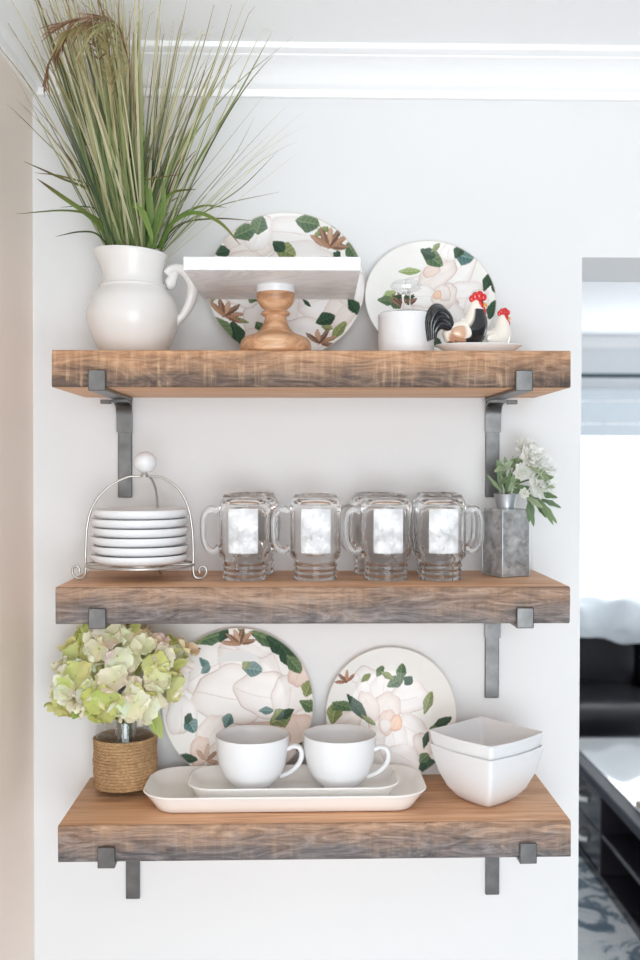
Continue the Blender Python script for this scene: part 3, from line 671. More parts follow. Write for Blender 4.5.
# ------------------------------------------------------------------ cake stand
kx, ky = .338, -.180; kz = sz(0, kx)+.0004-.0
ck = thing('cake_stand', 'square white marble cake stand on a turned wood pedestal', 'cake stand', (kx, ky, kz), math.radians(-1)); ck.scale = (1, 1, .98)
m_ped = wood_top('pedestal_wood', 9.2, (158, 112, 80), (200, 152, 114), (232, 194, 158), .35)
m_marb, t, bs = nt('white_marble'); v = coords(t); f = noise(t, v, 7, 8, .6, 2.2)
t.links.new(ramp(t, [(.44, lin((240, 240, 241))), (.5, lin((226, 226, 229))), (.56, lin((243, 243, 243)))], f).outputs[0], bs.inputs['Base Color']); bs.inputs['Roughness'].default_value = .38
b = MB(); p = catmull([(.055, 0, 0), (.0572, .004, 0), (.0572, .012, 0), (.0545, .022, 0), (.047, .028, 0), (.036, .032, 0), (.027, .038, 0), (.0205, .048, 0), (.0175, .058, 0), (.0178, .062, 0)], 4)
p2 = [(.0215, .0632), (.0238, .066), (.0215, .0690), (.0165, .0705)]+[(q.x, q.y) for q in catmull([(.0165, .072, 0), (.0235, .077, 0), (.0292, .086, 0), (.0308, .095, 0), (.0305, .0995, 0)], 4)]
b.lathe([(0, 0)]+[(q.x, q.y) for q in p]+p2+[(0, .0995)], 56); b.build('pedestal', m_ped, ck, smooth=50)
b = MB(); b.lathe([(0, .0996), (.031, .0996), (.0313, .1015), (.0313, .1112), (0, .1112)], 56); b.build('collar', m_cer, ck, smooth=50)
b = MB(); b.box(-.131, .131, -.131, .131, .1113, .1320); bevel(b.build('top_slab', m_marb, ck, smooth=0), .0025, 3)

# ------------------------------------------------------------------ canister with glass lid
cx, cy = .552, -.142; cz = sz(0, cx)+.0004
m_knob = thin_glass('pressed_glass', .10, .6, 1.6)
cn = thing('canister', 'small white ribbed canister with a clear glass lid', 'canister', (cx, cy, cz))
b = MB(); pr = [(0, 0), (.0435, 0), (.0452, .002)]
for i in range(12): pr.append((.0455+.0004*(i % 2), .004+i*.0048))
pr += [(.0458, .0605), (.0462, .062), (.0462, .068), (.045, .0695), (.043, .0685), (.042, .064), (.041, .006), (0, .005)]
b.lathe(pr, 56); b.build('pot', m_matte, cn, smooth=60)
b = MB(); b.lathe([(0, .0700), (.0430, .0698), (.0440, .0706), (.043, .0718), (.02, .0735), (.010, .0775), (.0065, .090), (.008, .104), (.0, .1045)], 48)
b.build('glass_lid', glass('lid_glass', ior=1.15), cn, smooth=50)
b = MB(); b.ellipsoid((0, 0, .1165), (.0265, .014, .0118), 28, 16); b.build('glass_knob', m_knob, cn, smooth=80)

# ------------------------------------------------------------------ roosters on a tray
tx, ty = .668, -.165; tz = sz(0, tx)+.0004
o = MB(); seg = 56
def oval(b, prof, a, c, cx=0, cy=0):
    base = len(b.v); b.lathe(prof, seg)
    for i in range(base, len(b.v)): v = b.v[i]; b.v[i] = (cx+v[0]*a, cy+v[1]*c, v[2])
oval(o, [(0, 0), (.6, 0), (.66, .002), (.78, .006), (.96, .0140), (1.0, .0158), (.985, .0170), (.95, .0160), (.76, .0090), (.64, .0062), (0, .006)], .071, .038)
tag(o.build('oval_dish', m_cer, smooth=50, loc=(tx, ty, tz)), 'small white oval dish holding the two ceramic roosters', 'dish')
m_roo = vcol('painted_ceramic', .12, .5, .5)
def rooster(name, label, loc, s, dark, rz):
    t = thing(name, label, 'rooster figurine', loc, rz, 'ceramic roosters on the white dish')
    K, W2, RED, YEL = lin((24, 25, 28)), lin((240, 232, 220)), lin((206, 38, 34)), lin((226, 168, 70))
    # spine from rump to head (faces +x)
    sp = catmull([(-.020, 0, .016), (-.010, 0, .020), (.004, 0, .021), (.014, 0, .025), (.020, 0, .036), (.0215, 0, .048), (.022, 0, .056), (.0255, 0, .0615)], 6)
    rp = catmull([(.007, 0, 0), (.0145, 0, 0), (.019, 0, 0), (.0205, 0, 0), (.017, 0, 0), (.0125, 0, 0), (.0098, 0, 0), (.0066, 0, 0)], 6)
    b = MB(); b.tube([p*s for p in sp], [q.x*s for q in rp], 24, sy=.82)
    b.ellipsoid((0.000, 0, .008*s), (.013*s, .012*s, .0085*s), 24, 10)
    for i, v in enumerate(b.v):
        x, z = v[0]/s, v[2]/s
        if dark: c = K if (x > .004+.34*(z-.014) and z < .053) or (z < .010) else W2
        else: c = W2
        if dark and -.016 < x < .004 and .010 < z < .019: c = lin((196, 150, 122))
        b.c[i] = c
    b.build('body', m_roo, t, smooth=80)
    # tail plumes
    for q in range(9):
        k = .28+.72*q/8; yy = (q % 3-1)*.0038
        P = catmull([(-.010, yy, .018), (-.014-.003*k, yy*1.3, .020+.026*k), (-.025-.006*k, yy*1.6, .022+.033*k), (-.031-.010*k, yy*1.8, .018+.020*k), (-.031-.009*k, yy*1.8, .015-.003*k)], 6)
        n = len(P); b = MB(); cc = K if dark else W2
        b.tube([Vector((p.x*s, p.y*s, p.z*s)) for p in P], [s*.0060*(.55+.45*sin(PI*i/(n-1)))*(1-.55*(i/(n-1))**3) for i in range(n)], 10, cols=[tuple(x*(1.0 if i % 6 else 1.5) for x in cc) for i in range(n)])
        b.build('tail_feather', m_roo, t, smooth=80)
    b = MB(); b.cur = RED
    for x, z, r in ((.016, .0665, .0042), (.0205, .0700, .0050), (.0262, .0712, .0052), (.0312, .0690, .0042)): b.ellipsoid((x*s, 0, z*s), (r*s, .0030*s, r*1.15*s), 12, 8)
    b.ellipsoid((.0235*s, 0, .0655*s), (.0085*s, .0026*s, .004*s), 14, 8); b.build('comb', m_roo, t, smooth=80)
    b = MB(); b.cur = RED
    b.ellipsoid((.0260*s, 0, .0590*s), (.0055*s, .0078*s, .0065*s), 14, 10)
    for y in (-.0035, .0035): b.ellipsoid((.0300*s, y*s, .0495*s), (.0038*s, .0028*s, .0070*s), 12, 8)
    b.build('wattle', m_roo, t, smooth=80)
    b = MB(); b.cur = YEL; b.tube([(.0295*s, 0, .0605*s), (.034*s, 0, .0592*s), (.0368*s, 0, .0572*s)], [.003*s, .0022*s, .0004*s], 10); b.build('beak', m_roo, t, smooth=60)
    for y in (-1, 1):
        b = MB(); b.cur = K; b.ellipsoid((.0272*s, y*.0076*s, .0615*s), (.0011*s,)*3, 8, 6); b.build('eye', m_roo, t)
        b = MB(); b.cur = K if dark else W2
        oval_c = b.ellipsoid((-.001*s, y*.0145*s, .0215*s), (.0145*s, .0035*s, .0085*s), 18, 10)
        if dark:
            for i, v in enumerate(b.v): b.c[i] = lin((206, 168, 140)) if v[0]/s < .002 else W2
        b.build('wing', m_roo, t, smooth=80)
    return t
rooster('rooster_figurine', 'black and cream ceramic rooster with red comb, tail toward the canister', (tx-.033, ty-.014, tz+.0062), 1.26, True, .12)
rooster('rooster_figurine', 'all cream ceramic rooster with red comb, at the right end of the dish', (tx+.022, ty+.012, tz+.0062), .97, False, .25)

# ------------------------------------------------------------------ middle shelf: plate rack
rx, ry = .1140, -.138; rz_ = sz(1, rx)+.0004
rk = thing('plate_rack', 'curved silver wire plate rack with a white ball finial', 'plate rack', (rx, ry, rz_))
wr = .0021
def wire(nm, pts, closed=False, n=8, r=wr, mat=m_wire):
    P = catmull(pts, n) if not closed else [Vector(p) for p in pts]
    b = MB(); b.tube(P, r, 10, closed=closed); return b.build(nm, mat, rk, smooth=70)
Rw = .0905
def legpts(ang):
    c, s_ = cos(ang), sin(ang)
    prof = [(.006, .1705), (.030, .168), (.060, .150), (.080, .121), (.0885, .085), (.0905, .045), (.0905, .016), (.094, .0045), (.104, .0024), (.112, .009), (.112, .019), (.1045, .022), (.1005, .016), (.1015, .011)]
    return [(r*c*.975+.007*max(0, (z-.11)/.06), r*s_*.975, z) for r, z in prof]
for a in (PI+.05, -.05, PI/2-.22): 
    P = legpts(a)
    if abs(a-PI/2) < .7: P = [(p[0], p[1]*.93, p[2]) for p in P]
    wire('leg', P)
wire('base_ring', [(.0880*cos(2*PI*i/56), .0880*sin(2*PI*i/56), .0250) for i in range(56)], True)
wire('base_ring', [(.045*cos(2*PI*i/40), .045*sin(2*PI*i/40), .0250) for i in range(40)], True)
for a in (0, PI/3, 2*PI/3): wire('cross_wire', [(-.0880*cos(a), -.0880*sin(a), .0250), (0, 0, .0250), (.0880*cos(a), .0880*sin(a), .0250)])
b = MB(); b.lathe([(0, .168), (.006, .168), (.007, .172), (.005, .176), (0, .176)], 20, .007); b.build('finial_cap', m_wire, rk)
b = MB(); b.lathe([(0, .1762), (.008, .1772), (.0150, .182), (.0188, .191), (.0178, .2005), (.0110, .208), (.004, .2105), (0, .211)], 32, .009); b.build('ball_finial', m_cer, rk, smooth=80)
# six small plates
def small_plate():
    b = MB()
    wob = lambda a, z: 1+.006*sin(6*a+.4)*min(1, z/.012)
    b.lathe([(0, 0), (.058, 0), (.066, .0006), (.0735, .0032), (.0778, .0078), (.0788, .0128), (.0772, .0150), (.0755, .0142), (.068, .0108), (.050, .0050), (.044, .0034), (0, .0034)], 72, rfun=wob)
    return b.build('side_plate', m_matte, smooth=70)
ords = ['lowest plate of the white stack, touching the wire rack', 'second white plate from the bottom of the wire rack stack', 'third white plate from the bottom of the wire rack stack', 'third white plate from the top of the wire rack stack', 'second white plate from the top of the wire rack stack', 'topmost plate of the white stack in the wire rack']
sp0 = small_plate()
for i in range(6):
    o = sp0 if i == 0 else sp0.copy()
    if i: COL.objects.link(o)
    o.location = (rx+(.0012 if i % 2 else -.001), ry, rz_+.0275+i*.0147); o.rotation_euler = (0, 0, i*.55)
    tag(o, ords[i], 'plate', 'white side plates stacked in the wire rack')

# ------------------------------------------------------------------ glass jar mugs
m_emb, t, bs = nt('lit_embossed_glass')
bs.inputs['Base Color'].default_value = (.9, .91, .92, 1); bs.inputs['Roughness'].default_value = .35  # milky white base stands in for bright light refracted by the embossing
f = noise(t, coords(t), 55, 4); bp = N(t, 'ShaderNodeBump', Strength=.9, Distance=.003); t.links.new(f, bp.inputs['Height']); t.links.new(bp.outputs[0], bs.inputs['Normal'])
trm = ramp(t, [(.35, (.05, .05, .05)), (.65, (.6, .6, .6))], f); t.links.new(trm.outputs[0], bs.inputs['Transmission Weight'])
def sq(a, p=7.0): return 1/((abs(cos(a))**p+abs(sin(a))**p)**(1/p))
def mug():
    t = thing('jar_mug', 'x', 'glass mug', (0, 0, 0), 0, 'glass jar mugs turned upside down')
    def rf(a, z):      # body panels are slightly flattened
        k = max(0, min(1, (z-.040)/.012))*max(0, min(1, (.124-z)/.012)); return 1+k*(.035*cos(4*a))*-1
    out = [(.0345, 0), (.0388, .0004), (.0392, .004), (.0388, .0075), (.0372, .009), (.0372, .011), (.0388, .013), (.0390, .0155), (.0372, .018), (.0372, .020), (.0390, .022), (.0390, .0245), (.0372, .027), (.0372, .0300)]
    out += [(q.x, q.y) for q in catmull([(.0378, .031, 0), (.0415, .0345, 0), (.0455, .039, 0), (.0468, .046, 0), (.0470, .070, 0), (.0470, .100, 0), (.0466, .118, 0), (.0445, .128, 0), (.0400, .1355, 0), (.0385, .1385, 0), (.0370, .1410, 0), (.0345, .1412, 0)], 3)]
    inn = [(.031, .1385), (.010, .1365), (0, .1363)]
    ins = [(0, .1295), (.020, .1300), (.034, .1270), (.0395, .120), (.0420, .110), (.0422, .080), (.0420, .050), (.0405, .043), (.0360, .037), (.0335, .032), (.0335, .002)]
    b = MB(); b.lathe(out+inn, 64, rfun=rf); 
    # inner wall, joined to the lip
    b2 = MB(); b2.lathe(out+inn+ins+[(.0345, 0)], 64, rfun=rf)
    # (outer then inner surface of one closed shell)
    sh = MB(); A = sh.lathe(out+inn, 64, rfun=rf); B = sh.lathe(ins, 64, rfun=rf)
    for k in range(64): k2 = (k+1) % 64; sh.face(B[-1][k], B[-1][k2], A[0][k2], A[0][k])
    sh.build('jar', m_jar, t, smooth=50)
    hp = catmull([(-.0463, 0, .112), (-.056, 0, .1165), (-.067, 0, .114), (-.0735, 0, .102), (-.0745, 0, .082), (-.0725, 0, .062), (-.064, 0, .049), (-.054, 0, .047), (-.0463, 0, .053)], 6)
    b = MB(); b.tube(hp, .0056, 14, sy=1.35); b.build('handle', m_handle, t, smooth=70)
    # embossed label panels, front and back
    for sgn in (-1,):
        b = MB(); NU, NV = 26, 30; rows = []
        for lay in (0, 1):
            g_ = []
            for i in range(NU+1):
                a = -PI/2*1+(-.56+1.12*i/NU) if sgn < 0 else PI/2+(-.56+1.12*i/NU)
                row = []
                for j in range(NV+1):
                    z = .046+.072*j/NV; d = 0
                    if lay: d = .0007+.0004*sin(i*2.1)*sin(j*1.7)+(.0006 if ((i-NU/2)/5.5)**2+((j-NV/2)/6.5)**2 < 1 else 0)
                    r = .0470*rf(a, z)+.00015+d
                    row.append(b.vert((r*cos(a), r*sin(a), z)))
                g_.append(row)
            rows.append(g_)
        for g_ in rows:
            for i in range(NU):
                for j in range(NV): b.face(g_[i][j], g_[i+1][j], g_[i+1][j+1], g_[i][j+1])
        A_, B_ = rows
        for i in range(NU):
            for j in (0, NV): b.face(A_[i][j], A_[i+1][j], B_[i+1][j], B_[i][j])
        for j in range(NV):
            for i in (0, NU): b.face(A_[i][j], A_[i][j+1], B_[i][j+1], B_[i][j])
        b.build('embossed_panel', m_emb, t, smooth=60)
    return t
mg = mug()
spots = [(.2860, -.134, 0, 'clear jar mug nearest the wire plate rack in the front row'), (.4035, -.134, 0, 'clear jar mug second from the wire plate rack in the front row'),
         (.5210, -.134, 0, 'clear jar mug third from the wire plate rack in the front row'), (.6110, -.134, PI, 'clear jar mug with its handle to the right, beside the metal vase'),
         (.2965, -.0460, PI-.9, 'clear jar mug hidden behind the one nearest the plate rack'), (.5080, -.0460, .5, 'clear jar mug half hidden behind the third mug of the front row'),
         (.6180, -.0460, PI-.6, 'clear jar mug half hidden behind the mug beside the metal vase')]
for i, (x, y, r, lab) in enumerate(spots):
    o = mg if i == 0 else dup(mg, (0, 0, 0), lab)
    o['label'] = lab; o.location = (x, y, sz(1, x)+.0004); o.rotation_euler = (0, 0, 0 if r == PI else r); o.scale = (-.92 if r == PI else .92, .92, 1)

# ------------------------------------------------------------------ galvanised vase with flowers
m_zinc, t, bs = nt('galvanised_zinc'); v = coords(t)
vo = N(t, 'ShaderNodeTexVoronoi', Scale=120.0); t.links.new(v, vo.inputs['Vector']); f = noise(t, v, 45, 5, .6, .6)
cc = mix(t, .35, ramp(t, [(.3, lin((122, 126, 132))), (.5, lin((162, 166, 172))), (.72, lin((202, 205, 210)))], f).outputs[0], vo.outputs['Color'], 'SOFT_LIGHT')
hs = N(t, 'ShaderNodeHueSaturation', Saturation=.08); t.links.new(cc, hs.inputs['Color']); t.links.new(hs.outputs[0], bs.inputs['Base Color'])
bs.inputs['Metallic'].default_value = .35; bs.inputs['Roughness'].default_value = .42
vx, vy = .7310, -.082; vz = sz(1, vx)+.0004
vs = thing('metal_vase', 'square galvanised metal vase turned corner forward, with a small flared neck', 'vase', (vx, vy, vz), math.radians(-64.5))
b = MB(); s0, s1 = .0285, .0278
b.loft([[(x*s, y*s, z) for x, y in ((-1, -1), (1, -1), (1, 1), (-1, 1))] for s, z in ((s0, 0), (s0, .002), (s1, .1125), (s1*.97, .1145))]); bevel(b.build('body', m_zinc, vs, smooth=0), .0012)
m_rim = plain('zinc_edge', (190, 194, 198), .35, metal=.7, var=.1)
for x, y in ((-1, -1), (1, -1), (1, 1), (-1, 1)):
    b = MB(); b.tube([(x*s0, y*s0, .001), (x*s1, y*s1, .1135)], .0008, 8); b.build('corner_seam', m_rim, vs)
b = MB(); b.tube([(-s0, -s0, .0018), (s0, -s0, .0018), (s0, s0, .0018), (-s0, s0, .0018)], .0012, 8, closed=True); b.build('base_rim', m_rim, vs, smooth=0)
b = MB(); b.lathe([(.0135, .1147), (.0158, .1147), (.0165, .121), (.0190, .133), (.0210, .1385), (.0214, .1398), (.0205, .1398), (.018, .133), (.0150, .121), (.0135, .1147)], 40); b.build('neck', m_rim, vs, smooth=50)

m_leafv = vcol('leaf_green', .5, .35, trans=.2); m_pet = vcol('flower_petal', .65, .2, trans=.3)
def leaf(b, p0, d, L, W, nrm, bend, col, lob=0, n=10, fold=.15):
    d = Vector(d).normalized(); nrm = Vector(nrm); rows = []; p = Vector(p0)
    for i in range(n+1):
        t = i/n; s = d.cross(nrm); s = s.normalized() if s.length > 1e-4 else Vector((1, 0, 0)); nn = s.cross(d).normalized()
        w = W/2*(sin(PI*min(1, t*.97+.03))**.8)*(1+lob*(sin(t*PI*5)))
        k = .85+.25*t; c = tuple(min(1, x*k) for x in col)
        rows.append([b.vert(p+s*w+nn*w*fold, c), b.vert(p+s*w*.5+nn*w*fold*.4, c), b.vert(p, tuple(x*.85 for x in c)), b.vert(p-s*w*.5+nn*w*fold*.4, c), b.vert(p-s*w+nn*w*fold, c)])
        d = (d-nn*bend/n+Vector((0, 0, -abs(bend)*.3/n))).normalized(); p = p+d*L/n
    for A, B in zip(rows, rows[1:]):
        for k in range(4): b.face(A[k], A[k+1], B[k+1], B[k])
def petalm(b, p0, d, L, W, nrm, cup, col, colc, rnd, n=6, m=6, ruf=.12):
    d = Vector(d).normalized(); nrm = Vector(nrm); nrm = (nrm-d*nrm.dot(d)).normalized(); s = d.cross(nrm); g_ = []; ph = rnd.uniform(0, 6)
    for i in range(n+1):
        t = i/n; row = []
        wd = W/2*min(1, (.30+1.5*t))*(1-max(0, t-.72)**2*7.0)
        for j in range(m+1):
            q = -1+2*j/m
            h = cup*L*(t*t*.55+q*q*.35*t)+ruf*L*t*sin(q*4.5+ph+t*2)*.5
            tt = t*(1-.16*q*q*t+.05*sin(q*6+ph))
            k = min(1, t*1.3); c = tuple(colc[a]*(1-k)+col[a]*k for a in range(3))
            row.append(b.vert(Vector(p0)+d*L*tt+s*wd*q+nrm*h, c))
        g_.append(row)
    for i in range(n):
        for j in range(m): b.face(g_[i][j], g_[i+1][j], g_[i+1][j+1], g_[i][j+1])
# sprig
rnd = random.Random(8)
top = Vector((vx, vy, vz+.139))
sg = thing('flower_sprig', 'white flower sprig with drooping green leaves in the metal vase', 'flowers', (vx, vy, vz+.118))
SO = Vector(sg.location)
def sp_(u, v, y): return Vector((vx+(u-507.5)*.00171, vy+y, vz+.137+(497-v)*.00171))
b = MB(); b.cur = lin((96, 120, 74))
for q in ((504, 470, .01), (515, 468, -.01), (522, 480, -.02), (535, 478, -.03), (498, 474, 0), (536, 500, -.02), (530, 462, .0)):
    e = sp_(*q); P = catmull([(vx, vy, vz+.118), (vx+(e.x-vx)*.12, vy, vz+.150), e], 6); b.tube([p-SO for p in P], .0013, 7)
b.build('stems', m_leafv, sg, smooth=70)
b = MB(); lg = [(110, 136, 96), (130, 152, 112), (150, 168, 132), (112, 134, 104), (164, 180, 146)]
def lf(u0, v0, u1, v1, w, y0=-.01, y1=-.02, lob=.18):
    a, e = sp_(u0, v0, y0), sp_(u1, v1, y1); d = e-a
    leaf(b, a-SO, d, d.length, w, Vector((rnd.uniform(-.3, .3), -1, rnd.uniform(-.1, .6))), rnd.uniform(-.1, .5), lin(rnd.choice(lg)), lob)
for q in ((503, 495, 488, 476, .006), (504, 496, 496, 466, .007), (506, 496, 508, 470, .008), (509, 496, 514, 474, .012), (512, 494, 530, 488, .014), (508, 492, 522, 476, .013), (507, 480, 498, 462, .013), (508, 474, 504, 458, .013), (508, 470, 518, 458, .014),
          (512, 468, 524, 462, .013), (505, 468, 494, 470, .010), (528, 494, 531, 527, .011), (530, 496, 528, 522, .012), (534, 498, 545, 524, .010), (536, 500, 549, 522, .009), (538, 500, 553, 506, .009), (536, 494, 550, 498, .010), (534, 486, 548, 488, .010), (534, 480, 546, 478, .012),
          (530, 474, 541, 480, .013), (530, 470, 540, 474, .013), (522, 466, 536, 472, .008), (520, 492, 532, 500, .012), (524, 498, 536, 508, .010), (533, 505, 540, 516, .008), (500, 486, 506, 478, .009), (514, 486, 526, 492, .010), (510, 476, 516, 490, .009), (503, 472, 512, 462, .012), (516, 466, 512, 454, .010)):
    lf(*q, y0=rnd.uniform(-.02, .01), y1=rnd.uniform(-.045, .0)) if q[2] < 534 else lf(*q, y0=-.035, y1=rnd.uniform(-.075, -.055))
b.build('leaves', m_leafv, sg, smooth=60)
def blossom(nm, c, r, n, axis, par, org, cols, cc, mat, hemi=True):
    b = MB(); axis = Vector(axis).normalized(); rr = random.Random(hash(nm+str(n)) % 1000 if False else int(abs(c[0]*9000+c[2]*700)) % 997)
    e1 = axis.orthogonal().normalized(); e2 = axis.cross(e1)
    for lay, (k, el, ln) in enumerate(((8, .25, 1.0), (7, .65, .95), (6, 1.0, .8), (4, 1.3, .6))):
        for q in range(k):
            a = 2*PI*q/k+lay*.5+rr.uniform(-.2, .2); d = (e1*cos(a)+e2*sin(a))*cos(el)+axis*sin(el)
            col = lin(rr.choice(cols)); petalm(b, Vector(c)-org+d*.003, d, r*ln, r*.75, axis*1.0-d*.2 if el < 1.2 else (e1*cos(a)+e2*sin(a))*-1, .35, col, lin(cc), rr)
    return b.build(nm, mat, par, smooth=80)
WH = [(250, 250, 248), (246, 247, 243), (252, 252, 250)]
for u, v, y, r, ax in ((536, 484, -.035, .026, (.3, -1, .1)), (531, 462, -.02, .026, (.1, -1, .6)), (541, 470, -.012, .024, (.6, -.8, .5)), (520, 474, -.028, .015, (-.2, -1, .3)), (527, 452, .0, .020, (.0, -.8, .9)), (522, 494, -.03, .008, (0, -1, 0))):
    blossom('blossom', sp_(u, v, y), r, 20, ax, sg, SO, WH, (242, 245, 232), m_pet)

# ------------------------------------------------------------------ bottom shelf: hydrangeas in a jute-wrapped vase
hx, hy = .0775, -.068; hz = sz(2, hx)+.0004
hv = thing('glass_vase', 'clear glass cylinder vase wrapped in jute twine', 'vase', (hx, hy, hz))
gz = .006
b = MB(); b.lathe([(0, gz), (.049, gz), (.0505, gz+.002), (.0505, .128), (.0495, .1295), (.0478, .128), (.0478, gz+.006), (0, gz+.005)], 56); b.build('glass_cylinder', m_tube, hv, smooth=50)
b = MB(); m_jute, t, bs = nt('jute_twine'); v = coords(t, (1, 1, 3)); f = noise(t, v, 170, 4, .7); f2 = noise(t, coords(t), 20, 3)
c1 = ramp(t, [(.3, lin((138, 104, 70))), (.5, lin((178, 142, 102))), (.72, lin((206, 176, 138)))], f).outputs[0]
t.links.new(mix(t, .4, c1, f2, 'OVERLAY'), bs.inputs['Base Color']); bs.inputs['Roughness'].default_value = .95
bp = N(t, 'ShaderNodeBump', Strength=.8, Distance=.0015); t.links.new(f, bp.inputs['Height']); t.links.new(bp.outputs[0], bs.inputs['Normal'])
turns, per = 16, 44; path = []; rnd = random.Random(2)
jit = [rnd.uniform(-.0006, .0006) for _ in range(turns+2)]
for i in range(turns*per+1):
    k = i/per; a = 2*PI*k; bul = .0010*(1 if int(k) in (7, 8) else 0)
    path.append((( .0515+jit[int(k)]+bul)*cos(a), (.0515+jit[int(k)]+bul)*sin(a), .0095+.0052*k))
b.tube(path, .00295, 8); b.build('jute_wrap', m_jute, hv, smooth=80)
for a in (-1.75, .4, 2.4):
    b = MB(); b.ellipsoid((.040*cos(a), .040*sin(a), .0032), (.0055, .0055, .0031), 14, 8); b.build('foot', m_tube, hv, smooth=80)
b = MB(); b.lathe([(0, gz+.0056), (.0165, gz+.0056), (.0175, gz+.008), (.0175, .122), (.0165, .1235), (.0155, .122), (.0155, gz+.010), (0, gz+.009)], 40); b.build('inner_tube', thin_glass('inner_glass', .12, .7, 1.6), hv, smooth=50)
hb = thing('hydrangea_bouquet', 'full bouquet of cream and lime green hydrangeas in the jute wrapped vase', 'flowers', (hx, hy, hz+.12))
HO = Vector(hb.location)
rnd = random.Random(21); b = MB(); b.cur = lin((120, 146, 96))
for i in range(9):
    a = i*.7; r = .0085*(i > 0)+.0015; P = catmull([(hx+r*cos(a)*.9, hy+r*sin(a)*.9, hz+.020), (hx+r*cos(a), hy+r*sin(a), hz+.11), (hx+.055*cos(a), hy-.012+.035*sin(a), hz+.175)], 6)
    b.tube([p-HO for p in P], .0022, 8)
b.build('stem', m_leafv, hb, smooth=70)
CR = [(252, 249, 238), (248, 246, 230), (246, 243, 224), (242, 240, 214)]; LM = [(222, 224, 152), (212, 218, 134), (230, 232, 172), (202, 208, 122), (226, 228, 164)]
def hy_(u, v, y): return Vector((hx+.002+(u-122)*.00152, hy-.022+y, hz+.2175+(675-v)*.00158))
heads = [(78, 688, -.045, .044, .5, 0), (112, 650, -.03, .047, .75, 0), (150, 662, -.025, .044, .55, .2), (122, 692, -.058, .040, .45, 0), (92, 652, .010, .040, .12, 0), (163, 690, -.030, .036, .6, .5), (140, 706, -.052, .033, .8, 0), (100, 706, -.045, .034, .25, 0),
         (70, 668, .0, .036, .25, 0), (165, 668, .018, .038, .35, .6), (125, 662, .03, .05, .4, 0), (62, 706, -.02, .026, .5, 0), (184, 664, .005, .022, .4, 1)]
bc = hy_(122, 675, 0)
for hd, (u, v, y, R, cf, pk) in enumerate(heads):
    c = hy_(u, v, y); b = MB(); n = int(15*(R/.044)**2)
    for i in range(n):
        zf = 1-2*(i+.5)/n; a = i*2.39996; dv = Vector((math.sqrt(1-zf*zf)*cos(a), math.sqrt(1-zf*zf)*sin(a), zf))
        if dv.dot((c-bc).normalized()) < -.45: continue
        dv = (dv+Vector((rnd.uniform(-.2, .2), rnd.uniform(-.2, .2), rnd.uniform(-.2, .2)))).normalized()
        fc = c+dv*R*.62*rnd.uniform(.85, 1.1); fc.y = min(fc.y, -.052); fc.z = min(fc.z, 1.312)
        pal = CR if rnd.random() < cf+.14 else LM
        if pk and rnd.random() < pk*.5: pal = [(244, 230, 208), (240, 228, 190), (236, 220, 184)]
        e1 = dv.orthogonal().normalized(); e2 = dv.cross(e1); a0 = rnd.uniform(0, 6); L = rnd.uniform(.023, .032); base = rnd.choice(pal)
        for q in range(4):
            aa = a0+q*PI/2+rnd.uniform(-.15, .15); d = (e1*cos(aa)+e2*sin(aa))+dv*rnd.uniform(.0, .3)
            col = lin(tuple(x+rnd.uniform(-8, 8) for x in base)); cc = tuple(.55*p_+.45*q_ for p_, q_ in zip(col, lin((214, 218, 150))))
            petalm(b, fc-HO, d, L, L*1.12, dv, rnd.uniform(.1, .5), col, cc, rnd, 6, 8, .15)
        b.cur = lin((206, 208, 150)); b.ellipsoid(fc-HO+dv*.0015, (.0018,)*3, 8, 6)
    b.build('flower_head', m_pet, hb, smooth=80)
b = MB()
for u0, v0, u1, v1, w in ((156, 712, 166, 742, .018), (150, 712, 160, 738, .014), (95, 640, 88, 628, .02), (132, 632, 142, 626, .02), (60, 700, 52, 716, .016), (80, 712, 72, 722, .018), (178, 672, 192, 664, .016), (112, 680, 104, 660, .02), (148, 690, 158, 682, .018)):
    a, e = hy_(u0, v0, -.03), hy_(u1, v1, -.045); leaf(b, a-HO, e-a, (e-a).length*1.15, w, (0, -1, .3), .3, lin(rnd.choice([(150, 168, 84), (172, 184, 104), (188, 194, 120)])), 0)
b.build('leaves', m_leafv, hb, smooth=60)

# ------------------------------------------------------------------ platters, cups, bowls
m_plat = plain('brightened_white_glaze', (248, 246, 243), .2, var=.006, spec=.35)  # the white glaze lightened to make up for weak top light on the platters
def rr_ring(hx_, hy_, r, z, n=14):
    pts = []
    for cx_, cy_, a0 in ((hx_-r, hy_-r, 0), (-hx_+r, hy_-r, PI/2), (-hx_+r, -hy_+r, PI), (hx_-r, -hy_+r, 1.5*PI)):
        for i in range(n+1):
            a = a0+PI/2*i/n; pts.append((cx_+r*cos(a), cy_+r*sin(a), z))
    # soften the long sides into a slight bow
    return [(x*(1+.012*(1-(y/hy_)**2)), y*(1+.02*(1-(x/hx_)**2)), z_) for x, y, z_ in pts]
def platter(HX, HY, R, H, fl):
    b = MB(); P = [(-fl, 0, 0), (-fl+.002, .001, .0), (-fl*.6, H*.42, 0), (-.003, H*.9, 0), (0, H, 0), (-.0008, H+.0014, 0), (-.0022, H+.0018, 0), (-.0036, H+.0012, 0), (-fl*.62, H*.55, 0), (-fl-.006, .0125 if H > .028 else .0075, 0), (-fl-.014, .0110 if H > .028 else .0062, 0)]
    b.loft([rr_ring(HX+d, HY+d, max(.012, R+d), z) for d, z, _ in P])
    return b
by = -.130; bx = .3545
pb_z = sz(2, bx)+.0012
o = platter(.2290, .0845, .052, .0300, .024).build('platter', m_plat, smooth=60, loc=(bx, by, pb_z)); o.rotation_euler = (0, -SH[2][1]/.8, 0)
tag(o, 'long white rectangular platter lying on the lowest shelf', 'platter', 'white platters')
sx_, sy_ = .3685, -.128; ps_z = pb_z+.0116
o = platter(.1725, .0650, .042, .0250, .018).build('platter', m_plat, smooth=60, loc=(sx_, sy_, ps_z)); o.rotation_euler = (0, -SH[2][1]/.8, 0)
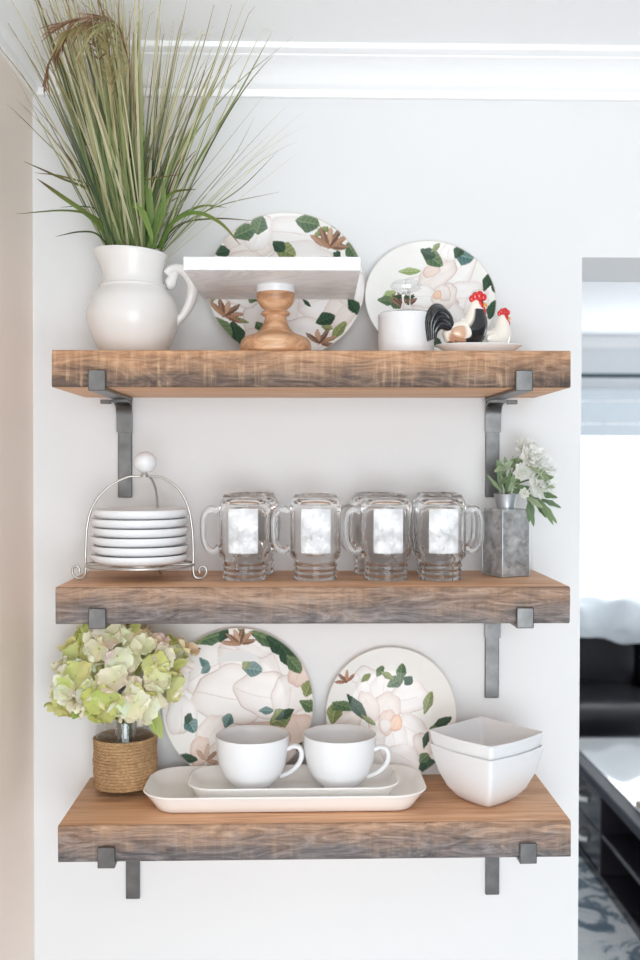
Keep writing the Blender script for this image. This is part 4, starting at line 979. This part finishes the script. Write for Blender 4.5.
tag(o, 'smaller white platter resting on the long platter, under the teacups', 'platter', 'white platters')
def cup():
    t = thing('teacup', 'x', 'cup', (0, 0, 0), 0, 'white teacups on the platters')
    o = [(q.x, q.y) for q in catmull([(.026, .0, 0), (.0285, .001, 0), (.030, .004, 0), (.037, .009, 0), (.0475, .022, 0), (.0555, .042, 0), (.0598, .064, 0), (.0612, .082, 0), (.0615, .0925, 0)], 5)]
    i_ = [(.0608, .0945), (.0592, .0935), (.0585, .082), (.0568, .064), (.0525, .043), (.0445, .025), (.034, .0125), (.018, .008), (0, .0075)]
    b = MB(); b.lathe([(0, .002), (.024, .002)]+o+i_, 64); b.build('bowl', m_cer, t, smooth=60)
    hp = catmull([(.0595, 0, .070), (.070, 0, .0755), (.080, 0, .0725), (.0835, 0, .0605), (.0795, 0, .046), (.069, 0, .033), (.056, 0, .0240), (.0475, 0, .0210)], 6); n = len(hp)
    b = MB(); b.tube(hp, [.0052]*n, 14, sy=1.35, sx=.85); b.build('handle', m_cer, t, smooth=70)
    return t
c0 = cup(); c0['label'] = 'white teacup nearer the hydrangeas, handle to the right'; cz_ = ps_z+.0074; c0.scale = (1.0, 1.0, .93)
c0.location = (.2985, -.120, cz_-.0006); c0.rotation_euler = (0, 0, -.12)
c1_ = dup(c0, (.4450, -.120, cz_+.0004), 'white teacup nearer the square bowls, handle to the right', rz=-.25)
def sq_ring(h, z, r, sag=0.0, n=7, m=16):
    """square ring with softly rounded corners; sag lowers the middle of each side"""
    pts = []
    cs4 = [(h, -h), (h, h), (-h, h), (-h, -h)]
    for k in range(4):
        cx_, cy_ = cs4[k]; sxn, syn = math.copysign(1, cx_), math.copysign(1, cy_); a0 = (-PI/2, 0, PI/2, PI)[k]
        for i in range(n):
            a = a0+PI/2*i/(n-1); pts.append((cx_-sxn*r+r*cos(a), cy_-syn*r+r*sin(a), z))
        nx_, ny_ = cs4[(k+1) % 4]; a1 = a0+PI/2
        p1 = (cx_-sxn*r+r*cos(a1), cy_-syn*r+r*sin(a1)); s2, s3 = math.copysign(1, nx_), math.copysign(1, ny_); p2 = (nx_-s2*r+r*cos(a1), ny_-s3*r+r*sin(a1))
        for i in range(1, m):
            f = i/m; bow = .035*h*sin(PI*f); pts.append((p1[0]+(p2[0]-p1[0])*f+cos(a1)*bow, p1[1]+(p2[1]-p1[1])*f+sin(a1)*bow, z-sag*sin(PI*f)))
    return pts
def sqbowl():
    b = MB(); P = [(.026, 0, .006, 0), (.0275, .0008, .006, 0), (.036, .008, .006, 0), (.0465, .022, .006, 0), (.0560, .044, .006, .0005), (.0620, .066, .007, .001), (.0655, .084, .006, .0015), (.0662, .0865, .006, .0015), (.0652, .0880, .006, .0015), (.0632, .0865, .006, .0015),
                   (.0595, .066, .007, .001), (.0535, .044, .008, 0), (.0440, .024, .009, 0), (.034, .0115, .009, 0), (.022, .008, .009, 0)]
    b.loft([sq_ring(h, z, r, s) for h, z, r, s in P]); return b.build('square_bowl', m_cer, smooth=60)
qx, qy = .6885, -.142; qz = sz(2, qx)+.0006
q0 = sqbowl(); q0.scale = (1.03, 1.03, 1.06); q0.location = (qx, qy, qz); q0.rotation_euler = (0, -SH[2][1]/.8, PI/4-.11); tag(q0, 'lower square white bowl of the nested pair, standing on the shelf', 'bowl', 'nested square white bowls')
q1 = q0.copy(); COL.objects.link(q1); q1.location = (qx-.0006, qy, qz+.0225); q1.rotation_euler = (0, -SH[2][1]/.8, PI/4-.095); q1['label'] = 'upper square white bowl of the nested pair, its open inside showing'

# ------------------------------------------------------------------ light, sky, camera
w = bpy.data.worlds.new('sky'); bpy.context.scene.world = w; w.use_nodes = True
wt = w.node_tree; bg = wt.nodes['Background']; bg.inputs[0].default_value = (.94, .975, 1, 1)
tc = wt.nodes.new('ShaderNodeTexCoord'); sp = wt.nodes.new('ShaderNodeSeparateXYZ'); wt.links.new(tc.outputs['Generated'], sp.inputs[0])
mr = wt.nodes.new('ShaderNodeMapRange'); mr.interpolation_type = 'SMOOTHSTEP'
for k_, v_ in ((1, .25), (2, .85), (3, .44), (4, 4.0)): mr.inputs[k_].default_value = v_      # the sky is brightest on the far window's side
wt.links.new(sp.outputs['Y'], mr.inputs[0]); wt.links.new(mr.outputs[0], bg.inputs[1])
def area(name, loc, rot, sx, sy, e, col=(1, 1, 1)):
    l = bpy.data.lights.new(name, 'AREA'); l.shape = 'RECTANGLE'; l.size = sx; l.size_y = sy; l.energy = e; l.color = col
    o = bpy.data.objects.new(name, l); COL.objects.link(o); o.location = loc; o.rotation_euler = rot; return o
area('window_light', (.60, -3.6, 1.40), Euler((PI/2, 0, math.radians(5))), 1.8, 1.8, 120, (.885, .95, 1))
area('low_fill_light', (1.0, -3.3, .55), Euler((PI/2, 0, math.radians(10))), 1.6, 1.0, 28, (.885, .95, 1))  # added low fill that lifts the undersides; there is no door
area('living_window_light', (2.45, 4.55, 1.3), Euler((-PI/2, 0, 0)), 1.7, 1.5, 60, (.95, .98, 1))

area('living_side_fill_light', (5.15, 2.4, 1.3), Euler((PI/2, 0, PI/2)), 2.2, 1.8, 70, (.95, .98, 1))  # added fill before the solid right wall, brightens blanket and header; no window there

cam = bpy.data.cameras.new('camera'); co = bpy.data.objects.new('camera', cam); COL.objects.link(co)
cam.lens = 37.5; cam.sensor_width = 36; cam.sensor_fit = 'AUTO'; cam.clip_start = .05
co.matrix_world = Matrix.Translation((.37984, -1.79073, 1.59302)) @ Matrix.Rotation(-.018668, 4, 'Z') @ Matrix.Rotation(-.015347, 4, 'X') @ Matrix.Rotation(-.00221, 4, 'Y') @ Matrix.Rotation(PI/2, 4, 'X')
cam.dof.use_dof = True; cam.dof.focus_distance = 1.62; cam.dof.aperture_fstop = 4.0
sc = bpy.context.scene; sc.camera = co
vsn = sc.view_settings; vsn.view_transform = 'Standard'; vsn.look = 'None'; vsn.gamma = 1; vsn.use_curve_mapping = False; vsn.exposure = -0.80
sc.cycles.max_bounces = 24; sc.cycles.transmission_bounces = 24; sc.cycles.glossy_bounces = 10; sc.cycles.diffuse_bounces = 6; sc.cycles.transparent_max_bounces = 48
